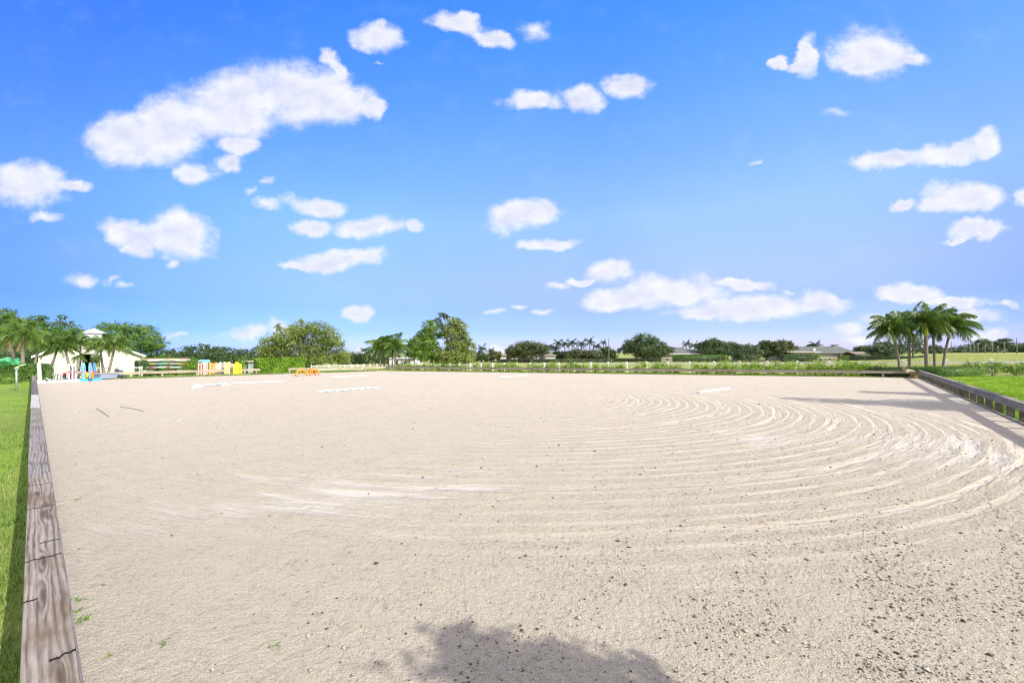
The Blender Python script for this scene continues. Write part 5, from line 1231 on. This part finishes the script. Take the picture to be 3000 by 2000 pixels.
def body(x0, x1, ytop, ybase, Y, dep):
    a = P(x0, ytop, Y); b_ = P(x1, ytop, Y); g_ = min(float(zg(a[0], Y)), float(zg(b_[0], Y))) - .1
    return a[0], b_[0], Y, Y + dep, g_, (a[2] + b_[2]) / 2
def windows(t, lst, Y, frame, glassmat, name='window'):
    for x0, x1, y0, y1 in lst:
        a = P(x0, y1, Y); b_ = P(x1, y0, Y); mb = MB()
        fr = .08
        for bx in ((a[0] - fr, b_[0] + fr, a[2] - fr, a[2]), (a[0] - fr, b_[0] + fr, b_[2], b_[2] + fr), (a[0] - fr, a[0], a[2], b_[2]), (b_[0], b_[0] + fr, a[2], b_[2])): mb.box(bx[0], bx[1], Y - .06, Y - .004, bx[2], bx[3])
        f = t.part(name, mb, frame); gb = MB(); gb.box(a[0], b_[0], Y - .03, Y - .008, a[2], b_[2]); t.part('pane', gb, glassmat, parent=f)
# white house behind the oak
Y = 150; x0, x1, y0, y1, zb, zt_ = body(1466, 1602, 1040.5, 1056, Y, 12)
t = Thing('house', 'long white house with a grey hip roof behind the spreading oak', 'house', ((x0 + x1) / 2, Y, zb)); mb = MB(); mb.box(x0, x1, y0, y1, zb, zt_); gx0, gx1, _, _, _, gz = body(1598, 1627.5, 1041.5, 1056, Y - 4, 9); mb.box(gx0, gx1, Y - 4, Y + 6, zb, gz); t.part('wall', mb, WHS)
mb = MB(); hip(mb, x0, x1, y0, y1, zt_ + .1, P(1530, 1028, Y)[2], 6.); hip(mb, gx0, gx1, Y - 4, Y + 6, gz + .1, P(1610, 1034, Y)[2], 3.2); t.part('roof', mb, RFB)
windows(t, [(1504.5, 1508.5, 1043, 1050), (1528, 1532, 1043, 1050), (1544, 1549, 1043, 1051), (1570, 1575, 1043, 1050), (1579.5, 1583, 1043, 1050), (1586, 1590, 1043, 1050)], Y, WHS, WIN)
a = P(1603, 1053, Y - 4); b_ = P(1622, 1044.5, Y - 4); mb = MB(); mb.box(a[0], b_[0], Y - 4.06, Y - 4.004, zb + .1, b_[2]); t.part('garage_door', mb, paint('garage_white', (.66, .66, .68), .5))
Y = 175; x0, x1, y0, y1, zb, zt_ = body(1443, 1482, 1042, 1056, Y, 12)
t = Thing('house', 'house with a dark brown domed roof left behind the white house', 'house', ((x0 + x1) / 2, Y, zb)); mb = MB(); mb.box(x0, x1, y0, y1, zb, zt_); t.part('wall', mb, WHS)
mb = MB(); hip(mb, x0, x1 - 2, y0, y1, zt_ + .1, P(1455, 1028.5, Y + 6)[2], 4.); t.part('roof', mb, RFD)
# grey hip-roofed house
Y = 146; x0, x1, y0, y1, zb, zt_ = body(1934, 2066, 1036.5, 1053, Y, 14)
t = Thing('house', 'pale house with a broad grey hip roof and a dark porch behind a tall hedge', 'house', ((x0 + x1) / 2, Y, zb)); mb = MB(); xa = P(1993, 1036, Y)[0]; xb = P(2050, 1036, Y)[0]
mb.box(x0, xa, y0, y1, zb, zt_); mb.box(xb, x1, y0, y1, zb, zt_); mb.box(xa, xb, y0 + 3, y1, zb, zt_); t.part('wall', mb, CLS)
mb = MB(); hip(mb, x0, x1, y0, y1, zt_ + .12, P(1998, 1017, Y + 7)[2], 6.6, .9); t.part('roof', mb, RFG)
mb = MB(); mb.box(x0 - .9, x1 + .9, y0 - .95, y0 - .9, zt_ - .12, zt_ + .12); t.part('gutter', mb, WHS)
for px in (2011.5, 2022, 2046): mb = MB(); q = P(px, 1040, Y)[0]; mb.box(q - .12, q + .12, Y - .02, Y + .22, zb, zt_); t.part('porch_post', mb, WHS)
# long grey stable
Y = 138; x0, x1, y0, y1, zb, zt_ = body(2310, 2388, 1030.5, 1046, Y, 11)
t = Thing('house', 'low house with a green grey hip roof left of the long stable', 'house', ((x0 + x1) / 2, Y, zb)); mb = MB(); mb.box(x0, x1, y0, y1, zb, zt_); t.part('wall', mb, CLS)
RFGG = paint('roof_greengrey', (.105, .115, .098), .85, .15, 2.2, .25, bump=.5)
mb = MB(); hip(mb, x0, x1, y0, y1, zt_ + .12, P(2345, 1011.5, Y + 5)[2], 4.4, 1.1); t.part('roof', mb, RFGG); mb = MB(); mb.box(x0 - 1.1, x1 + 1.1, y0 - 1.14, y0 - 1.1, zt_ - .1, zt_ + .1); t.part('fascia', mb, WHS)
windows(t, [(2309.5, 2317, 1031.5, 1038.5)], Y, CLS, DRK, 'window')
q = P(2386, 1024, Y - 1.3); mb = MB(); pts = [q + [.45 * math.cos(a), 0, .45 * math.sin(a)] for a in np.linspace(0, 6.283, 15)[:-1]]; mb.prism([p + [0, 0, 0] for p in pts], (.1, .12, 0)); mb.beam(q + [0, .1, 0], q + [.1, 1.6, -.8], .06, .06); t.part('satellite_dish', mb, WHS)
Y = 150; x0, x1, y0, y1, zb, zt_ = body(2392, 2503, 1035.5, 1048, Y, 16)
t = Thing('long_stable', 'long stable with a green grey gable roof and a small roof lantern', 'stable', ((x0 + x1) / 2, Y, zb)); mb = MB(); xm = P(2455, 1040, Y)[0]; mb.box(x0, xm, y0, y1, zb, zt_); mb.box(xm, x1 - 1, y0 + 4, y1, zb, zt_); t.part('wall', mb, CLS)
zr = P(2440, 1015.3, Y + 8)[2]; mb = MB()
for q0, q1, z0_, z1_ in ((y0 - 1, (y0 + y1) / 2, zt_, zr), ((y0 + y1) / 2, y1 + 1, zr, zt_)): mb.prism([(x0 - 2, q0, z0_), (x1 + .6, q0, z0_), (x1 + .6, q1, z1_), (x0 - 2, q1, z1_)], (0, 0, .16))
t.part('roof', mb, RFGG)
for px in (2460, 2474, 2487, 2500): mb = MB(); q = P(px, 1040, Y)[0]; mb.box(q - .1, q + .1, Y - .5, Y - .3, zb, zt_); t.part('post', mb, WHS)
c_ = P(2444.5, 1013, Y + 8); mb = MB(); mb.box(c_[0] - .75, c_[0] + .75, c_[1] - .75, c_[1] + .75, zr - .4, P(2444, 1012, Y + 8)[2] + .1); ln = t.part('lantern', mb, WHS)
mb = MB(); hip(mb, c_[0] - .75, c_[0] + .75, c_[1] - .75, c_[1] + .75, P(2444, 1011.5, Y + 8)[2] + .1, P(2444, 1008.3, Y + 8)[2], 1.1, .4, .1); t.part('lantern_roof', mb, RFG, parent=ln)
Y = 142; x0, x1, y0, y1, zb, zt_ = body(2508, 2545, 1039, 1052, Y, 6)
t = Thing('open_shelter', 'open shelter with a brown shingled roof on posts right of the long stable', 'shelter', ((x0 + x1) / 2, Y, zb)); mb = MB(); zr = P(2526, 1030.5, Y + 3)[2]
for q0, q1, z0_, z1_ in ((y0 - .6, Y + 3, zt_, zr), (Y + 3, y1 + .6, zr, zt_)): mb.prism([(x0 - .5, q0, z0_), (x1 + .5, q0, z0_), (x1 + .5, q1, z1_), (x0 - .5, q1, z1_)], (0, 0, .16))
t.part('roof', mb, WTH)
for q in np.linspace(x0, x1 - .2, 5): mb = MB(); mb.box(q, q + .22, Y, Y + .22, zb, zt_); t.part('post', mb, WHS)
mb = MB(); mb.box(x0, x1, Y + 5.6, Y + 5.8, zb, zt_); t.part('wall', mb, DRK)
def trailer(label, px0, px1, yt, Y, mat):
    x0, x1, y0, y1, zb, zt_ = body(px0, px1, yt, 1052, Y, 2.5); t = Thing('horse_trailer', label, 'trailer', ((x0 + x1) / 2, Y, zb)); mb = MB(); mb.box(x0, x1, Y, Y + 2.4, zb + .5, zt_); t.part('body', mb, mat, bevel=.1)
    mb = MB(); 
    for f in np.linspace(.12, .8, 4): mb.box(x0 + (x1 - x0) * f, x0 + (x1 - x0) * (f + .13), Y - .02, Y - .004, zb + .5 + (zt_ - zb - .5) * .55, zb + .5 + (zt_ - zb - .5) * .85)
    t.part('window_band', mb, WIN)
    for f in (.35, .5):
        mb = MB(); q = x0 + (x1 - x0) * f; mb.tube([[q, Y + .1, zb + .36], [q, Y + .35, zb + .36]], .36, 12); t.part('wheel', mb, DRK)
trailer('short white horse trailer with dark windows right of the open shelter', 2554, 2580, 1037.3, 139, WHS)
trailer('long low white trailer half behind the dark hedge', 2582, 2616, 1037.6, 144, WHS)
# white house on the left
Y = 108; x0, x1, y0, y1, zb, zt_ = body(1166, 1216, 1049.5, 1068, Y, 9)
t = Thing('house', 'white bungalow with small dark windows behind the palm clump', 'house', ((x0 + x1) / 2, Y, zb)); mb = MB(); mb.box(x0, x1, y0, y1, zb, zt_); wx0, wx1, _, _, _, wz = body(1140, 1149, 1049.5, 1068, Y - 1.5, 6); mb.box(wx0, wx1, Y - 1.5, Y + 5, zb, wz); t.part('wall', mb, WHS)
mb = MB(); hip(mb, x0, x1, y0, y1, zt_ + .1, P(1190, 1043, Y + 4)[2], 2.2, .5); hip(mb, wx0, wx1, Y - 1.5, Y + 5, wz + .1, P(1145, 1045.5, Y)[2], .6, .3); t.part('roof', mb, paint('roof_pale', (.46, .48, .52), .8))
windows(t, [(1175, 1178, 1052, 1056.5), (1187, 1189.5, 1052, 1057), (1196.5, 1200, 1052, 1058), (1207, 1210.5, 1052, 1056.5)], Y, WHS, WIN)
bush('dark rounded shrub under the bungalow\'s middle window', PZ(1184, 100), (1.1, .8, 1.25), 500, .2, LM['dark'], 501, 'shrub')
bush('dark upright shrub before the bungalow\'s right window', PZ(1199, 100), (.6, .6, 1.7), 400, .18, LM['shade'], 502, 'shrub')
bush('reddish olive shrub at the palm clump\'s right foot', PZ(1166, 70), (.9, .7, 1.0), 500, .16, LM['olive'], 503, 'shrub')
# distant hedges
def dhedge(label, x0, x1, ytop, Y0_, Y1_, wid, mat, seed, n=2600, size=.3, y2=None):
    a = PZ(x0, Y0_); b_ = PZ(x1, Y1_); a[2] -= .05; b_[2] = a[2]; h_ = P(x0, ytop, Y0_)[2] - a[2]
    hedge(label, a, b_, wid, h_, n, size, LM[mat], seed)
dhedge('long dark hedge behind the black fence in front of the white house', 1458, 1790, 1052.5, 138, 136, 1.2, 'dark', 511, 4200)
dhedge('dark green hedge right of the tall utility pole, behind the black fence', 1795, 1935, 1050, 139, 138, 1.2, 'dark', 512, 2200)
dhedge('tall clipped hedge screening the porch of the grey hip-roofed house', 1972, 2106, 1040.5, 136, 135, 2.0, 'mid', 513, 3600)
bush('light green rounded shrub at the right end of the porch hedge', PZ(2117, 134), (1.7, 1.3, 2.35), 1100, .3, LM['bright'], 514, 'shrub')
dhedge('tall clipped dark hedge in front of the low green grey roofed house', 2291, 2378, 1038, 128, 127, 2.0, 'shade', 515, 3000)
bush('bright green end of hedge at the long stable\'s left wall', PZ(2389, 127), (1.3, 1.2, 2.2), 900, .28, LM['bright'], 516, 'shrub')
dhedge('low green hedge in front of the long stable\'s open bays', 2459, 2488, 1042, 128, 127, 1.2, 'bright', 517, 900)
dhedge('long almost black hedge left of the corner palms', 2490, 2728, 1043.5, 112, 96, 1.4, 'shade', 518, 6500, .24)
# utility poles
UP = 'wooden utility poles along the right horizon'
UW = paint('pole_wood', (.17, .155, .14), .9, .2, 8, .3)
def upole(label, px, ytop, ybase, Y, r=.14, arm=False, group=UP):
    b_ = PZ(px, Y); tp = P(px, ytop, Y); t = Thing('utility_pole', label, 'utility pole', b_, 0, group); mb = MB(); mb.tube([b_ - [0, 0, .3], b_ * .5 + tp * .5, tp], [r * 1.2, r, r * .8], 8); t.part('pole', mb, UW, smooth=True)
    if arm:
        mb = MB(); mb.beam(tp + [-1.0, 0, -.5], tp + [1.0, 0, -.5], .1, .12); t.part('crossarm', mb, UW); mb = MB(); mb.tube([tp + [-.35, -.2, -1.9], tp + [-.35, -.2, -1.0]], .22, 8); t.part('transformer', mb, STL)
    else:
        mb = MB(); mb.box(tp[0] - .25, tp[0] + .25, tp[1] - .06, tp[1] + .06, tp[2] - .55, tp[2] - .42); t.part('insulator_bar', mb, STL)
upole('tall single utility pole rising left of the big rounded oak', 1783.5, 990, 1062, 92, .1, False, None)
t_ = [(2787, 1001, 175, 'utility pole seen just right of the right-leaning palm trunk'), (2826, 1011, 170, 'short utility pole, second right of the leaning palm'), (2842.5, 1013, 168, 'short utility pole, third right of the leaning palm'), (2855, 1012, 160, 'utility pole beside the fourth, left of the pale tall one'),
      (2865, 1003, 150, 'pale tall utility pole, fifth right of the leaning palm'), (2886, 1010, 158, 'utility pole below the highest hump of the far tree belt'), (2907, 1003, 150, 'pale utility pole right of the highest hump of the tree belt'), (2923, 1012, 156, 'short utility pole left of the layered far tree'),
      (2942, 1001, 146, 'utility pole in front of the layered far tree'), (2979, 990, 135, 'tallest utility pole, at the far right')]
for px, yt, Y, lab in t_: upole(lab, px, yt, 1040, Y, .13)
# thin iron mast among the corner palm crowns
mb = MB(); b_ = PZ(2659, 60); tp = P(2659, 906, 60); t = Thing('antenna_mast', 'thin dark antenna mast sticking up between two corner palm crowns', 'antenna', b_); mb.tube([b_, tp], .025, 6); t.part('mast', mb, DRK)
mb = MB(); mb.tube([tp + [0, 0, -.4], tp + [.35, 0, -.1]], .015, 5); mb.tube([tp + [0, 0, -.8], tp + [.6, 0, -.5]], .015, 5); t.part('aerial', mb, DRK)

# ================================================================== trees outside the frame whose shade falls into it
def shade_tree(label, base, lobes, n, size, seed, mat='mid', r=.2):
    rng = np.random.default_rng(seed); b_ = np.array(base, float); L3 = [(np.array(c_), np.array(r_)) for c_, r_ in lobes]
    t = Thing('tree', label, 'tree', b_); V, F = crown(L3, n, size, rng, 12, .16, .3); t.npart('crown', V, F, LM[mat]); mb = MB(); fk_ = b_ + [0, 0, min(c_[2] for c_, _ in L3) * .7]
    mb.tube([b_ - [0, 0, .2], fk_], [r * 1.2, r * .9], 8)
    for c_, _ in L3: mb.tube([fk_, c_], [r * .5, .03], 6)
    t.part('trunk', mb, BK, smooth=True)
sv = np.array([sd.x, sd.y, sd.z]) / sd.z          # along the sun ray per metre of height
def up(px, py, h): return G(px, py) + sv * h
bl = []
for px, py, h, r_ in ((1270, 1868, 3.5, 0.12), (1310, 1900, 3.6, 0.18), (1375, 1862, 3.3, 0.15), (1400, 1905, 3.5, 0.21), (1335, 1955, 3.4, 0.17), (1450, 1935, 3.3, 0.20), (1400, 1985, 3.7, 0.22), (1500, 1925, 3.6, 0.16), (1510, 1980, 3.3, 0.21), (1570, 1900, 3.4, 0.10), (1590, 1945, 3.5, 0.18), (1620, 1990, 3.2, 0.20), (1655, 1925, 3.4, 0.12), (1690, 1955, 3.3, 0.15), (1725, 1992, 3.4, 0.17), (1780, 2010, 3.2, 0.15), (1880, 1955, 3.1, 0.10), (1900, 1992, 3.0, 0.15), (1960, 2012, 3.0, 0.15), (1450, 2060, 3.6, 0.49), (1650, 2080, 3.5, 0.49), (1850, 2090, 3.3, 0.43)):
    q = up(px, py, h); bl.append((q, (r_, r_, r_ * .75)))
bc = np.mean([q for q, _ in bl], 0)
shade_tree('leafy tree standing right of the viewer, its shade falling on the near sand', (bc[0] + 1.2, bc[1] - 1.4, 0), bl, 3200, .085, 601)
tr1 = []
for px, py, h, r_ in ((2420, 1174, 5.6, 1.0), (2520, 1178, 5.2, 1.1), (2620, 1180, 5.0, 1.2), (2330, 1168, 5.8, .55), (2700, 1190, 4.6, 1.2), (2760, 1182, 4.4, 1.3), (2800, 1196, 4.2, 1.2)):
    q = up(px, py, h); tr1.append((q, (r_, r_, r_ * .35)))
bc = np.mean([q for q, _ in tr1], 0)
shade_tree('broad tree beyond the right rail, its shade striping the sand by the corner', (bc[0] + 1, bc[1] - .5, 0), tr1, 7000, .16, 602, r=.25)
tr2 = []
for px, py, h, r_ in ((2560, 1150, 5.2, .7), (2640, 1152, 5.0, .8), (2720, 1155, 4.8, .9), (2780, 1160, 4.4, 1.0)):
    q = up(px, py, h); tr2.append((q, (r_, r_, r_ * .3)))
bc = np.mean([q for q, _ in tr2], 0)
shade_tree('narrow tree beyond the right rail, its thin shade lying nearest the corner', (bc[0] + 1, bc[1], 0), tr2, 3600, .15, 603)

# ================================================================== weeds and twigs on the sand
WD = 'small weeds growing in the sand along the left rail'
for i, (px, py, s_, lab) in enumerate([(226, 1467, .05, 'green weed farthest up the left rail, alone on the sand'), (232, 1763, .06, 'weed tuft upper of the three close to the near left rail'), (230, 1795, .05, 'weed tuft middle of the three close to the near left rail'), (240, 1824, .075, 'weed tuft lowest and largest of the three by the near left rail'), (805, 1897, .045, 'single green seedling left of the shade at the bottom'), (480, 1895, .05, 'pale weed tuft right of the near left rail'), (315, 1930, .04, 'yellowish weed tuft low beside the near left rail')]):
    rng = np.random.default_rng(700 + i); c_ = G(px, py) + [0, 0, .012]; V, F = leaves(c_ + rng.normal(size=(26, 3)) * [s_ * .4, s_ * .4, 0] + np.outer(rng.random(26), [0, 0, s_ * .4]), rng.normal(size=(26, 3)) + [0, -.3, .4], s_ * .6, rng, .22)
    o = bpy.data.objects.new('weed', np_mesh('weed', V - c_, F, [LM['yellow'] if i == 6 else LM['bright']])); COL.objects.link(o); o.location = [float(v) for v in c_]; o['label'] = lab; o['category'] = 'weed'; o['group'] = WD
TWG = paint('twig', (.26, .24, .16), .9, .3)
def twig(label, pts, lf, seed):
    rng = np.random.default_rng(seed); q = [G(x, y) + [0, 0, .03] for x, y in pts]; t = Thing('fallen_frond', label, 'palm debris', q[0] - [0, 0, .03], 0, 'fallen fronds on the left of the sand'); mb = MB(); mb.tube(q, [.009] * len(q), 5); t.part('stalk', mb, TWG)
    C_ = np.array([q[0] + (q[-1] - q[0]) * f + rng.normal(size=3) * [.12, .12, 0] + [0, 0, .01] for f in rng.random(lf)]); V, F = leaves(C_, rng.normal(size=(lf, 3)) * .3 + [0, 0, 1], .2, rng, .07); t.npart('leaflet', V, F, LM['olive'])
twig('long fallen frond slanting down to the right, left of the pair', [(281, 1198), (296, 1205), (320, 1224)], 14, 801)
twig('fallen frond lying flat, right of the pair', [(352, 1193), (385, 1198), (420, 1206)], 12, 802)
